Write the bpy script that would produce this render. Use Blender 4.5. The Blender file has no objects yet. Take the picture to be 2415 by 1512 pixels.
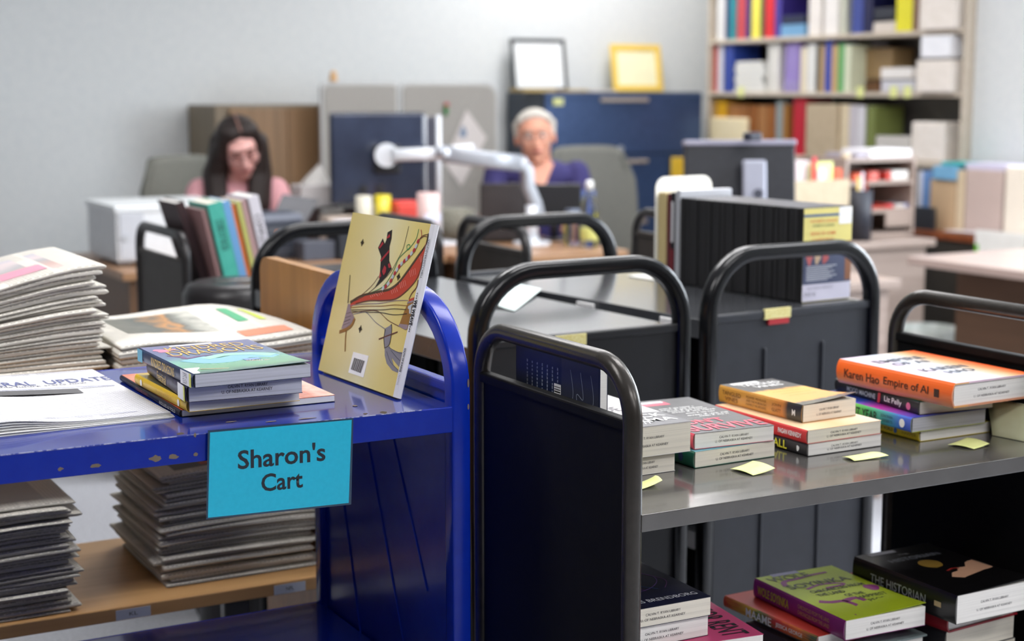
import bpy, bmesh, math, random
from mathutils import Vector, Matrix, noise
sc = bpy.context.scene
col = sc.collection
PI = math.pi
random.seed(7)

# ---------------------------------------------------------------- camera, world, exposure, lights
FPX, CX, CY, CAMZ = 3700.0, 1207.5, 756.0, 1.35
PITCH = math.atan(541.0 / FPX); YAW = math.radians(28.8)
cd = bpy.data.cameras.new('camera'); cam = bpy.data.objects.new('camera', cd); col.objects.link(cam)
cam.location = (0, 0, CAMZ); cam.rotation_euler = (PI / 2 - PITCH, 0, -YAW)
cd.sensor_width = 36.0; cd.lens = FPX / 2415.0 * 36.0; cd.clip_start = 0.05; cd.clip_end = 60
cd.dof.use_dof = True; cd.dof.focus_distance = 2.02; cd.dof.aperture_fstop = 4.0; cd.dof.aperture_blades = 0
sc.camera = cam
sc.view_settings.view_transform = 'Standard'; sc.view_settings.look = 'None'
sc.view_settings.exposure = 0.08; sc.view_settings.gamma = 1.0; sc.view_settings.use_curve_mapping = False
w = bpy.data.worlds.new('daylight'); sc.world = w; w.use_nodes = True
w.node_tree.nodes['Background'].inputs[0].default_value = (0.80, 0.88, 1.0, 1); w.node_tree.nodes['Background'].inputs[1].default_value = 2.0
ROOM = dict(x0=-2.6, x1=5.45, y0=-2.4, y1=7.5, z=2.75)
def area(name, loc, rot, sx, sy, power, color):
    l = bpy.data.lights.new(name, 'AREA'); l.shape = 'RECTANGLE'; l.size = sx; l.size_y = sy; l.energy = power; l.color = color
    o = bpy.data.objects.new(name, l); col.objects.link(o); o.location = loc; o.rotation_euler = rot; return o
WIN = (0.9, 4.55, 0.95, 2.35)
area('window_daylight', (5.37, (WIN[0]+WIN[1])/2, (WIN[2]+WIN[3])/2), (0, PI/2, 0), WIN[3]-WIN[2], WIN[1]-WIN[0], 150, (0.86, 0.93, 1.0))
LAMP = 13.5

_f = Vector((math.sin(YAW)*math.cos(PITCH), math.cos(YAW)*math.cos(PITCH), -math.sin(PITCH)))
_r = Vector((math.cos(YAW), -math.sin(YAW), 0)); _u = _r.cross(_f)
def P(px, py, X=None, Y=None, Z=None, D=None):
    """where a photographed point lies, on a known plane of the room (or at a known distance)"""
    d = _f + _r*((px-CX)/FPX) - _u*((py-CY)/FPX)
    if Z is not None: t = (Z-CAMZ)/d.z
    elif Y is not None: t = Y/d.y
    elif X is not None: t = X/d.x
    else: t = D
    return Vector((0, 0, CAMZ)) + d*t

# ---------------------------------------------------------------- materials
def lin(c):
    o = []
    for v in c[:3]:
        v /= 255.0
        o.append(v/12.92 if v <= 0.04045 else ((v+0.055)/1.055)**2.4)
    return (o[0], o[1], o[2], 1.0)
MATS = {}
def newmat(name):
    m = bpy.data.materials.new(name); m.use_nodes = True
    nt = m.node_tree; return m, nt, nt.nodes['Principled BSDF']
def mat(c, rough=0.6, metal=0.0, spec=0.5, coat=0.0, name=None):
    key = (tuple(c), rough, metal, spec, coat, name)
    if key in MATS: return MATS[key]
    m, nt, b = newmat(name or 'paint_%d_%d_%d' % tuple(int(v) for v in c[:3]))
    b.inputs['Base Color'].default_value = lin(c); b.inputs['Roughness'].default_value = rough
    b.inputs['Metallic'].default_value = metal; b.inputs['Specular IOR Level'].default_value = spec
    b.inputs['Coat Weight'].default_value = coat; b.inputs['Coat Roughness'].default_value = 0.1
    # very slight procedural mottling so no surface is perfectly even
    n = nt.nodes.new('ShaderNodeTexNoise'); n.inputs['Scale'].default_value = 18; n.inputs['Detail'].default_value = 3
    tc = nt.nodes.new('ShaderNodeTexCoord'); nt.links.new(tc.outputs['Object'], n.inputs['Vector'])
    mx = nt.nodes.new('ShaderNodeMix'); mx.data_type = 'RGBA'
    a = lin(c); mx.inputs[6].default_value = tuple(v*0.93 for v in a[:3])+(1,); mx.inputs[7].default_value = tuple(min(1, v*1.05) for v in a[:3])+(1,)
    nt.links.new(n.outputs['Fac'], mx.inputs[0]); nt.links.new(mx.outputs[2], b.inputs['Base Color'])
    MATS[key] = m; return m
def noisemat(name, c1, c2, scale=20, rough=0.7, stretch=(1,1,1), bump=0.0, coord='Object', detail=4, ramp=(0.35, 0.65), metal=0.0, bscale=None, spec=0.5, coat=0.0, crough=.08):
    if name in MATS: return MATS[name]
    m, nt, b = newmat(name); L = nt.links.new
    tc = nt.nodes.new('ShaderNodeTexCoord'); mp = nt.nodes.new('ShaderNodeMapping'); mp.inputs['Scale'].default_value = stretch
    L(tc.outputs[coord], mp.inputs['Vector'])
    n = nt.nodes.new('ShaderNodeTexNoise'); n.inputs['Scale'].default_value = scale; n.inputs['Detail'].default_value = detail; L(mp.outputs[0], n.inputs['Vector'])
    r = nt.nodes.new('ShaderNodeValToRGB'); r.color_ramp.elements[0].position = ramp[0]; r.color_ramp.elements[1].position = ramp[1]
    r.color_ramp.elements[0].color = lin(c1); r.color_ramp.elements[1].color = lin(c2)
    L(n.outputs['Fac'], r.inputs[0]); L(r.outputs[0], b.inputs['Base Color'])
    b.inputs['Roughness'].default_value = rough; b.inputs['Metallic'].default_value = metal; b.inputs['Specular IOR Level'].default_value = spec; b.inputs['Coat Weight'].default_value = coat; b.inputs['Coat Roughness'].default_value = crough
    if bump:
        n2 = nt.nodes.new('ShaderNodeTexNoise'); n2.inputs['Scale'].default_value = bscale or scale*3; L(mp.outputs[0], n2.inputs['Vector'])
        bp = nt.nodes.new('ShaderNodeBump'); bp.inputs['Strength'].default_value = bump; bp.inputs['Distance'].default_value = 0.002
        L(n2.outputs['Fac'], bp.inputs['Height']); L(bp.outputs[0], b.inputs['Normal'])
    MATS[name] = m; return m
def gradmat(name, stops, axis='U', rough=0.35, coat=0.3, noise_amt=0.0, nscale=6.0):
    """cover art: colour bands along a UV direction, warped by noise"""
    if name in MATS: return MATS[name]
    m, nt, b = newmat(name); L = nt.links.new
    uv = nt.nodes.new('ShaderNodeTexCoord'); sp = nt.nodes.new('ShaderNodeSeparateXYZ'); L(uv.outputs['UV'], sp.inputs[0])
    src = sp.outputs[0 if axis == 'U' else 1]
    if noise_amt:
        n = nt.nodes.new('ShaderNodeTexNoise'); n.inputs['Scale'].default_value = nscale; L(uv.outputs['UV'], n.inputs['Vector'])
        s = nt.nodes.new('ShaderNodeMath'); s.operation = 'SUBTRACT'; L(n.outputs['Fac'], s.inputs[0]); s.inputs[1].default_value = 0.5
        q = nt.nodes.new('ShaderNodeMath'); q.operation = 'MULTIPLY_ADD'; L(s.outputs[0], q.inputs[0]); q.inputs[1].default_value = noise_amt; L(src, q.inputs[2]); src = q.outputs[0]
    r = nt.nodes.new('ShaderNodeValToRGB'); el = r.color_ramp.elements
    el[0].position = stops[0][0]; el[0].color = lin(stops[0][1]); el[1].position = stops[-1][0]; el[1].color = lin(stops[-1][1])
    for p, c in stops[1:-1]: e = el.new(p); e.color = lin(c)
    L(src, r.inputs[0]); L(r.outputs[0], b.inputs['Base Color'])
    b.inputs['Roughness'].default_value = rough; b.inputs['Coat Weight'].default_value = coat
    MATS[name] = m; return m
def wood(name, dark, light, axis=0, scale=9.0, rough=0.4):
    if name in MATS: return MATS[name]
    st = [1.0, 1.0, 1.0]; st = [14.0 if i != axis else 0.7 for i in range(3)]
    m, nt, b = newmat(name); L = nt.links.new
    tc = nt.nodes.new('ShaderNodeTexCoord'); mp = nt.nodes.new('ShaderNodeMapping'); mp.inputs['Scale'].default_value = st; L(tc.outputs['Object'], mp.inputs[0])
    n = nt.nodes.new('ShaderNodeTexNoise'); n.inputs['Scale'].default_value = scale/4; n.inputs['Detail'].default_value = 6; n.inputs['Distortion'].default_value = 0.6; L(mp.outputs[0], n.inputs['Vector'])
    r = nt.nodes.new('ShaderNodeValToRGB'); r.color_ramp.elements[0].position = .3; r.color_ramp.elements[1].position = .72
    r.color_ramp.elements[0].color = lin(dark); r.color_ramp.elements[1].color = lin(light); L(n.outputs['Fac'], r.inputs[0]); L(r.outputs[0], b.inputs['Base Color'])
    b.inputs['Roughness'].default_value = rough; MATS[name] = m; return m
def pagemat(name, base, axis=2, fine=2600.0, dark=0.86):
    """closed page edges: thin leaves one above the other"""
    if name in MATS: return MATS[name]
    m, nt, b = newmat(name); L = nt.links.new
    tc = nt.nodes.new('ShaderNodeTexCoord'); mp = nt.nodes.new('ShaderNodeMapping'); s = [3.0, 3.0, 3.0]; s[axis] = fine/3; mp.inputs['Scale'].default_value = s; L(tc.outputs['Object'], mp.inputs[0])
    n = nt.nodes.new('ShaderNodeTexNoise'); n.inputs['Scale'].default_value = 1.0; n.inputs['Detail'].default_value = 5; L(mp.outputs[0], n.inputs['Vector'])
    r = nt.nodes.new('ShaderNodeValToRGB'); r.color_ramp.elements[0].position = .33; r.color_ramp.elements[1].position = .55
    c = lin(base); r.color_ramp.elements[0].color = tuple(v*dark for v in c[:3])+(1,); r.color_ramp.elements[1].color = c
    L(n.outputs['Fac'], r.inputs[0]); L(r.outputs[0], b.inputs['Base Color']); b.inputs['Roughness'].default_value = .85
    MATS[name] = m; return m
def newsprint(name, paper, ink, cols=5, rows=60, amount=0.75):
    """columns of small print, as rows of word-length dashes"""
    if name in MATS: return MATS[name]
    m, nt, b = newmat(name); L = nt.links.new
    tc = nt.nodes.new('ShaderNodeTexCoord'); mp = nt.nodes.new('ShaderNodeMapping'); mp.inputs['Scale'].default_value = (1, 1, 1); L(tc.outputs['UV'], mp.inputs[0])
    br = nt.nodes.new('ShaderNodeTexBrick'); br.inputs['Scale'].default_value = 1.0
    br.inputs['Brick Width'].default_value = 0.028; br.inputs['Row Height'].default_value = 1.0/rows; br.inputs['Mortar Size'].default_value = 0.32/rows
    br.inputs['Color1'].default_value = lin(ink); br.inputs['Color2'].default_value = lin([(i+p)/2 for i, p in zip(ink, paper)]); br.inputs['Mortar'].default_value = lin(paper)
    L(mp.outputs[0], br.inputs['Vector'])
    sp = nt.nodes.new('ShaderNodeSeparateXYZ'); L(tc.outputs['UV'], sp.inputs[0])
    mu = nt.nodes.new('ShaderNodeMath'); mu.operation = 'MULTIPLY'; L(sp.outputs[0], mu.inputs[0]); mu.inputs[1].default_value = cols
    fr = nt.nodes.new('ShaderNodeMath'); fr.operation = 'FRACT'; L(mu.outputs[0], fr.inputs[0])
    gt = nt.nodes.new('ShaderNodeMath'); gt.operation = 'GREATER_THAN'; L(fr.outputs[0], gt.inputs[0]); gt.inputs[1].default_value = 0.1
    n = nt.nodes.new('ShaderNodeTexNoise'); n.inputs['Scale'].default_value = 3.0; L(tc.outputs['UV'], n.inputs['Vector'])
    g2 = nt.nodes.new('ShaderNodeMath'); g2.operation = 'LESS_THAN'; L(n.outputs['Fac'], g2.inputs[0]); g2.inputs[1].default_value = 0.58
    m2 = nt.nodes.new('ShaderNodeMath'); m2.operation = 'MULTIPLY'; L(gt.outputs[0], m2.inputs[0]); L(g2.outputs[0], m2.inputs[1])
    m3 = nt.nodes.new('ShaderNodeMath'); m3.operation = 'MULTIPLY'; L(m2.outputs[0], m3.inputs[0]); m3.inputs[1].default_value = amount
    mx = nt.nodes.new('ShaderNodeMix'); mx.data_type = 'RGBA'; mx.inputs[6].default_value = lin(paper); L(br.outputs[0], mx.inputs[7]); L(m3.outputs[0], mx.inputs[0])
    L(mx.outputs[2], b.inputs['Base Color']); b.inputs['Roughness'].default_value = .8
    MATS[name] = m; return m
def emis(name, c, s):
    m, nt, b = newmat(name); b.inputs['Base Color'].default_value = lin(c); b.inputs['Emission Color'].default_value = lin(c); b.inputs['Emission Strength'].default_value = s; return m
def glassmat(name, c=(255,255,255), rough=0.02, ior=1.45):
    if name in MATS: return MATS[name]
    m, nt, b = newmat(name); b.inputs['Base Color'].default_value = lin(c); b.inputs['Transmission Weight'].default_value = 1; b.inputs['Roughness'].default_value = rough; b.inputs['IOR'].default_value = ior
    MATS[name] = m; return m

# ---------------------------------------------------------------- object helpers
def tag(o, label=None, cat=None, group=None, kind=None):
    if label: o['label'] = label
    if cat: o['category'] = cat
    if group: o['group'] = group
    if kind: o['kind'] = kind
    return o
def thing(name, label, cat, loc=(0,0,0), rot=(0,0,0), group=None):
    o = bpy.data.objects.new(name, None); col.objects.link(o); o.empty_display_size = 0.02
    o.location = loc; o.rotation_euler = rot if isinstance(rot, (tuple, list)) else (0, 0, rot)
    return tag(o, label, cat, group)
class MB:
    def __init__(s): s.bm = bmesh.new(); s.uv = s.bm.loops.layers.uv.new('UVMap')
    def face(s, vs, mi=0, uvs=None):
        f = s.bm.faces.new([s.bm.verts.new(v) for v in vs]); f.material_index = mi
        if uvs:
            for l, u in zip(f.loops, uvs): l[s.uv].uv = u
        return f
    def box(s, a, b, bev=0.0, mi=0, mtx=None, seg=2):
        (x0,y0,z0), (x1,y1,z1) = a, b
        t = bmesh.new(); bmesh.ops.create_cube(t, size=1)
        bmesh.ops.scale(t, vec=(abs(x1-x0), abs(y1-y0), abs(z1-z0)), verts=t.verts)
        bmesh.ops.translate(t, vec=((x0+x1)/2, (y0+y1)/2, (z0+z1)/2), verts=t.verts)
        if bev: bmesh.ops.bevel(t, geom=t.edges[:], offset=bev, segments=seg, profile=0.5, affect='EDGES')
        s.merge(t, mtx, mi); return s
    def merge(s, t, mtx=None, mi=0):
        if mtx is not None: bmesh.ops.transform(t, matrix=mtx, verts=t.verts)
        mp = {}
        for v in t.verts: mp[v] = s.bm.verts.new(v.co)
        for f in t.faces:
            try: g = s.bm.faces.new([mp[v] for v in f.verts]); g.material_index = mi; g.smooth = f.smooth
            except ValueError: pass
        t.free()
    def cyl(s, p0, p1, r0, r1=None, n=20, mi=0, caps=True):
        p0, p1 = Vector(p0), Vector(p1); r1 = r0 if r1 is None else r1; d = p1-p0
        t = bmesh.new(); bmesh.ops.create_cone(t, cap_ends=caps, segments=n, radius1=r0, radius2=r1, depth=d.length)
        for f in t.faces: f.smooth = len(f.verts) == 4
        s.merge(t, Matrix.Translation((p0+p1)/2) @ d.to_track_quat('Z', 'Y').to_matrix().to_4x4(), mi); return s
    def ell(s, c, r, rot=None, n=24, mi=0):
        t = bmesh.new(); bmesh.ops.create_uvsphere(t, u_segments=n, v_segments=max(8, n//2), radius=1)
        for f in t.faces: f.smooth = True
        if isinstance(r, (int, float)): r = (r, r, r)
        M = Matrix.Translation(c)
        if rot is not None: M = M @ (rot if isinstance(rot, Matrix) else rot.to_matrix()).to_4x4()
        s.merge(t, M @ Matrix.Diagonal((r[0], r[1], r[2], 1)), mi); return s
    def cap(s, p0, p1, r0, r1, n=16, mi=0):
        s.cyl(p0, p1, r0, r1, n, mi); s.ell(p0, r0, n=n, mi=mi); s.ell(p1, r1, n=n, mi=mi); return s
    def sweep(s, path, sec, side, closed=False, mi=0, smooth=True):
        """sec: list of (a,b): a along fixed 'side' vector, b along in-plane normal"""
        side = Vector(side).normalized(); path = [Vector(p) for p in path]; n = len(path); rings = []
        for i, p in enumerate(path):
            if closed: t = path[(i+1) % n]-path[i-1]
            else: t = path[min(i+1, n-1)]-path[max(i-1, 0)]
            t.normalize(); nn = side.cross(t).normalized()
            rings.append([s.bm.verts.new(p+side*a+nn*b) for a, b in sec])
        m = len(sec)
        for i in range(n if closed else n-1):
            A, B = rings[i], rings[(i+1) % n]
            for j in range(m):
                f = s.bm.faces.new([A[j], A[(j+1) % m], B[(j+1) % m], B[j]]); f.smooth = smooth; f.material_index = mi
        if not closed:
            s.bm.faces.new(rings[0][::-1]).material_index = mi; s.bm.faces.new(rings[-1]).material_index = mi
        return s
    def tube(s, path, r, n=12, mi=0):
        path = [Vector(p) for p in path]; rings = []; up = Vector((0, 0, 1))
        for i, p in enumerate(path):
            t = (path[min(i+1, len(path)-1)]-path[max(i-1, 0)]).normalized()
            a = t.cross(up) if abs(t.z) < .95 else t.cross(Vector((1, 0, 0))); a.normalize(); b = t.cross(a)
            rings.append([s.bm.verts.new(p+a*r*math.cos(2*PI*k/n)+b*r*math.sin(2*PI*k/n)) for k in range(n)])
        for A, B in zip(rings, rings[1:]):
            for j in range(n):
                f = s.bm.faces.new([A[j], A[(j+1) % n], B[(j+1) % n], B[j]]); f.smooth = True; f.material_index = mi
        s.bm.faces.new(rings[0][::-1]).material_index = mi; s.bm.faces.new(rings[-1]).material_index = mi; return s
    def lathe(s, c, prof, n=24, mi=0):
        c = Vector(c); rings = [[s.bm.verts.new(c+Vector((r*math.cos(2*PI*k/n), r*math.sin(2*PI*k/n), z))) for k in range(n)] for r, z in prof]
        for A, B in zip(rings, rings[1:]):
            for j in range(n):
                f = s.bm.faces.new([A[j], A[(j+1) % n], B[(j+1) % n], B[j]]); f.smooth = True; f.material_index = mi
        s.bm.faces.new(rings[0][::-1]).material_index = mi; s.bm.faces.new(rings[-1]).material_index = mi; return s
    def prism(s, pts, ext, mi=0, smooth=False):
        """closed polygon pts (3D) extruded by vector ext"""
        e = Vector(ext); A = [s.bm.verts.new(Vector(p)) for p in pts]; B = [s.bm.verts.new(Vector(p)+e) for p in pts]; n = len(pts)
        for j in range(n): f = s.bm.faces.new([A[j], A[(j+1) % n], B[(j+1) % n], B[j]]); f.material_index = mi; f.smooth = smooth
        s.bm.faces.new(A[::-1]).material_index = mi; s.bm.faces.new(B).material_index = mi; return s
    def grid(s, fn, nx, ny, mi=0, thick=None, smooth=True):
        """fn(u,v)->point; optional thickness downwards"""
        V = [[s.bm.verts.new(fn(i/nx, j/ny)) for j in range(ny+1)] for i in range(nx+1)]
        def q(a, b, c, d, uv=None, m=mi):
            f = s.bm.faces.new([a, b, c, d]); f.smooth = smooth; f.material_index = m
            if uv:
                for l, u in zip(f.loops, uv): l[s.uv].uv = u
        for i in range(nx):
            for j in range(ny):
                q(V[i][j], V[i+1][j], V[i+1][j+1], V[i][j+1], [(i/nx, j/ny), ((i+1)/nx, j/ny), ((i+1)/nx, (j+1)/ny), (i/nx, (j+1)/ny)])
        if thick:
            W = [[s.bm.verts.new(Vector(V[i][j].co)-Vector((0, 0, thick))) for j in range(ny+1)] for i in range(nx+1)]
            for i in range(nx):
                for j in range(ny): q(W[i][j+1], W[i+1][j+1], W[i+1][j], W[i][j])
            for i in range(nx): q(V[i+1][0], V[i][0], W[i][0], W[i+1][0]); q(V[i][ny], V[i+1][ny], W[i+1][ny], W[i][ny])
            for j in range(ny): q(V[0][j], V[0][j+1], W[0][j+1], W[0][j]); q(V[nx][j+1], V[nx][j], W[nx][j], W[nx][j+1])
        return s
    def build(s, name, mats, parent=None, recalc=True, smooth_angle=None):
        me = bpy.data.meshes.new(name)
        if recalc: bmesh.ops.recalc_face_normals(s.bm, faces=s.bm.faces)
        s.bm.to_mesh(me); s.bm.free()
        for m in (mats if isinstance(mats, (list, tuple)) else [mats]): me.materials.append(m)
        o = bpy.data.objects.new(name, me); col.objects.link(o)
        if parent is not None: o.parent = parent
        return o
def part_box(name, a, b, m, parent=None, bev=0.0):
    return MB().box(a, b, bev).build(name, m, parent)
def circ(r, n=16, sx=1, sy=1): return [(r*sx*math.cos(2*PI*k/n), r*sy*math.sin(2*PI*k/n)) for k in range(n)]
def rrect(a, b, r, n=4):
    """rounded-rectangle section, full sizes a x b"""
    o = []
    for cx, cy, s in ((a/2-r, b/2-r, 0), (-a/2+r, b/2-r, 1), (-a/2+r, -b/2+r, 2), (a/2-r, -b/2+r, 3)):
        for k in range(n+1): t = PI/2*(s+k/n); o.append((cx+r*math.cos(t), cy+r*math.sin(t)))
    return o
def struct(name, o): o.name = name; o['kind'] = 'structure'; return o
_txt = {}
def text_mesh(body, bold):
    k = (body, bold)
    if k in _txt: return _txt[k]
    c = bpy.data.curves.new('lettering', 'FONT'); c.body = body; c.resolution_u = 3; c.offset = bold; c.align_x = 'CENTER'
    o = bpy.data.objects.new('lettering', c); col.objects.link(o)
    dg = bpy.context.evaluated_depsgraph_get(); me = bpy.data.meshes.new_from_object(o.evaluated_get(dg))
    bpy.data.objects.remove(o)
    xs = [v.co.x for v in me.vertices]; ys = [v.co.y for v in me.vertices]
    _txt[k] = (me, min(xs), max(xs), min(ys), max(ys)); return _txt[k]
def lettering(parent, body, centre, u, v, wd, ht, m, bold=0.0, name='lettering', skew=0.0, label=None, bend=None):
    me0, x0, x1, y0, y1 = text_mesh(body, bold)
    me = me0.copy(); u, v, c = Vector(u), Vector(v), Vector(centre); nrm = u.cross(v)
    for q in me.vertices:
        a = ((q.co.x-(x0+x1)/2)/(x1-x0))*wd; b = ((q.co.y-(y0+y1)/2)/(y1-y0))*ht
        if bend: b += bend*(a/wd)**2
        q.co = c+u*(a+skew*b)+v*b+nrm*0.0002
    me.materials.clear(); me.materials.append(m); me.name = name
    o = bpy.data.objects.new(name, me); col.objects.link(o); o.parent = parent
    if label: o['label'] = label
    return o
def decal(parent, name, pts, m, centre=(0,0,0), u=(1,0,0), v=(0,1,0), lift=0.00015, label=None, z=None):
    """thin printed or pasted shape: polygon in (u,v) lying on a surface"""
    u, v, c = Vector(u), Vector(v), Vector(centre); nrm = u.cross(v)
    b = MB(); ls = pts if isinstance(pts[0][0], (list, tuple)) else [pts]
    for p in ls: b.prism([c+u*a+v*q+nrm*0.00002 for a, q in p], nrm*lift)
    o = b.build(name, m, parent)
    if label: o['label'] = label
    return o
def ribbon(pts, w0, w1=None):
    """polyline in 2D -> polygon outline of given width"""
    w1 = w0 if w1 is None else w1; L_, R_ = [], []; n = len(pts)
    for i, p in enumerate(pts):
        a = pts[max(i-1, 0)]; b = pts[min(i+1, n-1)]; dx, dy = b[0]-a[0], b[1]-a[1]; l = math.hypot(dx, dy) or 1
        wd = (w0+(w1-w0)*i/(n-1))/2; L_.append((p[0]-dy/l*wd, p[1]+dx/l*wd)); R_.append((p[0]+dy/l*wd, p[1]-dx/l*wd))
    return [[L_[i], L_[i+1], R_[i+1], R_[i]] for i in range(n-1)]
def spline(pts, n=8):
    o = []
    for i in range(len(pts)-1):
        p0 = pts[max(i-1, 0)]; p1 = pts[i]; p2 = pts[i+1]; p3 = pts[min(i+2, len(pts)-1)]
        for k in range(n):
            t = k/n; o.append(tuple(0.5*((2*b)+(-a+c)*t+(2*a-5*b+4*c-d)*t*t+(-a+3*b-3*c+d)*t**3) for a, b, c, d in zip(p0, p1, p2, p3)))
    o.append(tuple(pts[-1])); return o

PAGE = pagemat('page_edges_white', (238, 236, 232)); PAGEC = pagemat('page_edges_cream', (232, 226, 212)); PAGEG = pagemat('page_edges_grey', (205, 207, 216), fine=900, dark=.72)
INK = mat((70, 70, 76), .8, name='stamp_ink'); BLACK = mat((22, 22, 24), .45, name='black_print'); WHITE = mat((244, 244, 242), .5, name='white_print')
GOLD = mat((214, 180, 92), .4, name='gold_print'); LABELW = mat((246, 246, 246), .45, name='white_label')

# ---------------------------------------------------------------- book builder
def book(label, loc, rotz, wd, ln, t, spine, front=None, pages=PAGEC, hard=False, group=None, rot=None, name='book', back=None, stamp=True, lift=0.0, detail=True, cat='book'):
    """lies flat: spine on -x, tail (closed pages) on -y, front cover up; origin = near lower spine corner"""
    r = thing(name, label, cat, loc, rot or (0, 0, rotz), group)
    front = front or spine; back = back or spine
    ct = 0.0028 if hard else 0.0006; ins = 0.003 if hard else 0.0004
    ra = min(t/2, 0.0025); b = MB(); n = 10
    # cover shell: top board, spine, bottom board
    def top(x, y):
        return t + (lift*max(0, 1-y/(ln*.45))**2*(x/wd)**1.5 if lift else 0)
    nx, ny = 6, 10
    for i in range(nx):
        for j in range(ny):
            x0, x1, y0, y1 = ra+(wd-ra)*i/nx, ra+(wd-ra)*(i+1)/nx, ln*j/ny, ln*(j+1)/ny
            uv = [(x0/wd, y0/ln), (x1/wd, y0/ln), (x1/wd, y1/ln), (x0/wd, y1/ln)]
            cs = [(x0, y0), (x1, y0), (x1, y1), (x0, y1)]
            b.face([(x, y, top(x, y)) for x, y in cs], 1, uv); b.face([(x, y, top(x, y)-ct) for x, y in cs[::-1]], 1, uv[::-1])
            if i == nx-1: b.face([(wd, y0, top(wd, y0)), (wd, y0, top(wd, y0)-ct), (wd, y1, top(wd, y1)-ct), (wd, y1, top(wd, y1))], 1)
            if j == 0: b.face([(x0, 0, top(x0, 0)), (x0, 0, top(x0, 0)-ct), (x1, 0, top(x1, 0)-ct), (x1, 0, top(x1, 0))], 1)
            if j == ny-1: b.face([(x0, ln, top(x0, ln)), (x1, ln, top(x1, ln)), (x1, ln, top(x1, ln)-ct), (x0, ln, top(x0, ln)-ct)], 1)
    b.box((ra, 0, 0), (wd, ln, ct), 0, 2)
    bul = 0.004 if hard else 0.0008
    prof = [(ra, t)]
    for k in range(n+1):
        s = k/n; zz = t-(t*s); prof.append((ra-ra*math.sin(PI*s)**.35-bul*math.sin(PI*s), zz))
    prof.append((ra, 0)); inner = [(x+ct, min(max(z, ct), t-ct)) for x, z in prof]
    for k in range(len(prof)-1):
        (xa, za), (xb, zb) = prof[k], prof[k+1]; (ia, ja), (ib, jb) = inner[k], inner[k+1]
        b.face([(xa, 0, za), (xa, ln, za), (xb, ln, zb), (xb, 0, zb)], 0, [(1, za/t), (0, za/t), (0, zb/t), (1, zb/t)])
        b.face([(xa, 0, za), (xb, 0, zb), (ib, 0, jb), (ia, 0, ja)], 0); b.face([(xa, ln, za), (ia, ln, ja), (ib, ln, jb), (xb, ln, zb)], 0)
    b.build('cover', [spine, front, back], r)
    pb = MB().box((ra+.001, ins, ct), (wd-ins*2, ln-ins, t-ct-(.0003)), 0).build('page_block', pages, r)
    if stamp and detail:
        hh = min(.0042, t*.2)
        lettering(r, 'CALVIN T. RYAN LIBRARY', (wd*.5, ins-.0002, t*.62), (1,0,0), (0,0,1), wd*.36, hh*.8, INK, name='library_stamp')
        lettering(r, 'U. OF NEBRASKA AT KEARNEY', (wd*.5, ins-.0002, t*.36), (1,0,0), (0,0,1), wd*.46, hh*.8, INK, name='library_stamp')
    return r

# ================================================================ THE ROOM
R = ROOM
WALL = noisemat('wall_paint', (214, 218, 219), (220, 223, 223), 30, .85, bump=.05)
WALLD = noisemat('wall_paint_dimmed', (96, 93, 90), (102, 99, 96), 30, .85)  # unseen walls, colour darkened so the black tubes reflect a dim room
struct('floor', MB().box((R['x0']-.1, R['y0']-.1, -.1), (R['x1']+.1, R['y1']+.1, 0)).build('floor', noisemat('carpet', (150, 152, 160), (205, 207, 212), 140, .95, (1, 1, 1), bump=.6, detail=8)))
struct('ceiling', MB().box((R['x0']-.1, R['y0']-.1, R['z']), (R['x1']+.1, R['y1']+.1, R['z']+.1)).build('ceiling', noisemat('ceiling_tile', (225, 225, 222), (240, 240, 238), 60, .95)))
struct('wall_back', part_box('wall_back', (R['x0']-.1, R['y1'], 0), (R['x1']+.1, R['y1']+.12, R['z']), WALL))
struct('wall_left', part_box('wall_left', (R['x0']-.12, R['y0'], 0), (R['x0'], R['y1'], R['z']), WALLD))
struct('wall_front', part_box('wall_front', (R['x0']-.1, R['y0']-.12, 0), (R['x1']+.1, R['y0'], R['z']), WALLD))
XJ = 5.20   # the window wall stands proud of the bookcase recess
wb = MB(); x0, x1 = XJ, XJ+.12
wb.box((x0, R['y0'], 0), (x1, WIN[0], R['z'])); wb.box((x0, WIN[1], 0), (R['x1'], 5.195, R['z']))
wb.box((x0, WIN[0], 0), (x1, WIN[1], WIN[2])); wb.box((x0, WIN[0], WIN[3]), (x1, WIN[1], R['z'])); wb.box((R['x1'], 5.195, 0), (R['x1']+.12, R['y1'], R['z']))
struct('wall_right', wb.build('wall_right', WALL))
fr = MB(); FRM = mat((225, 226, 226), .4)
for y in (WIN[0], (WIN[0]*2+WIN[1])/3, (WIN[0]+WIN[1]*2)/3, WIN[1]-.05): fr.box((x0+.02, y, WIN[2]), (x0+.07, y+.05, WIN[3]), .004)
for z in (WIN[2], WIN[3]-.05): fr.box((x0+.02, WIN[0], z), (x0+.07, WIN[1], z+.05), .004)
struct('window_1', fr.build('window_1', FRM))
struct('trim_1', part_box('trim_1', (x0-.035, WIN[0]-.05, WIN[2]-.03), (x0+.02, WIN[1]+.05, WIN[2]), FRM, bev=.004))
BB = mat((96, 92, 90), .6)
struct('baseboard_back', part_box('baseboard_back', (R['x0'], R['y1']-.012, 0), (R['x1'], R['y1'], .1), BB, bev=.003))
struct('baseboard_right', part_box('baseboard_right', (XJ-.012, R['y0'], 0), (XJ, 5.19, .1), BB, bev=.003))
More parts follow.
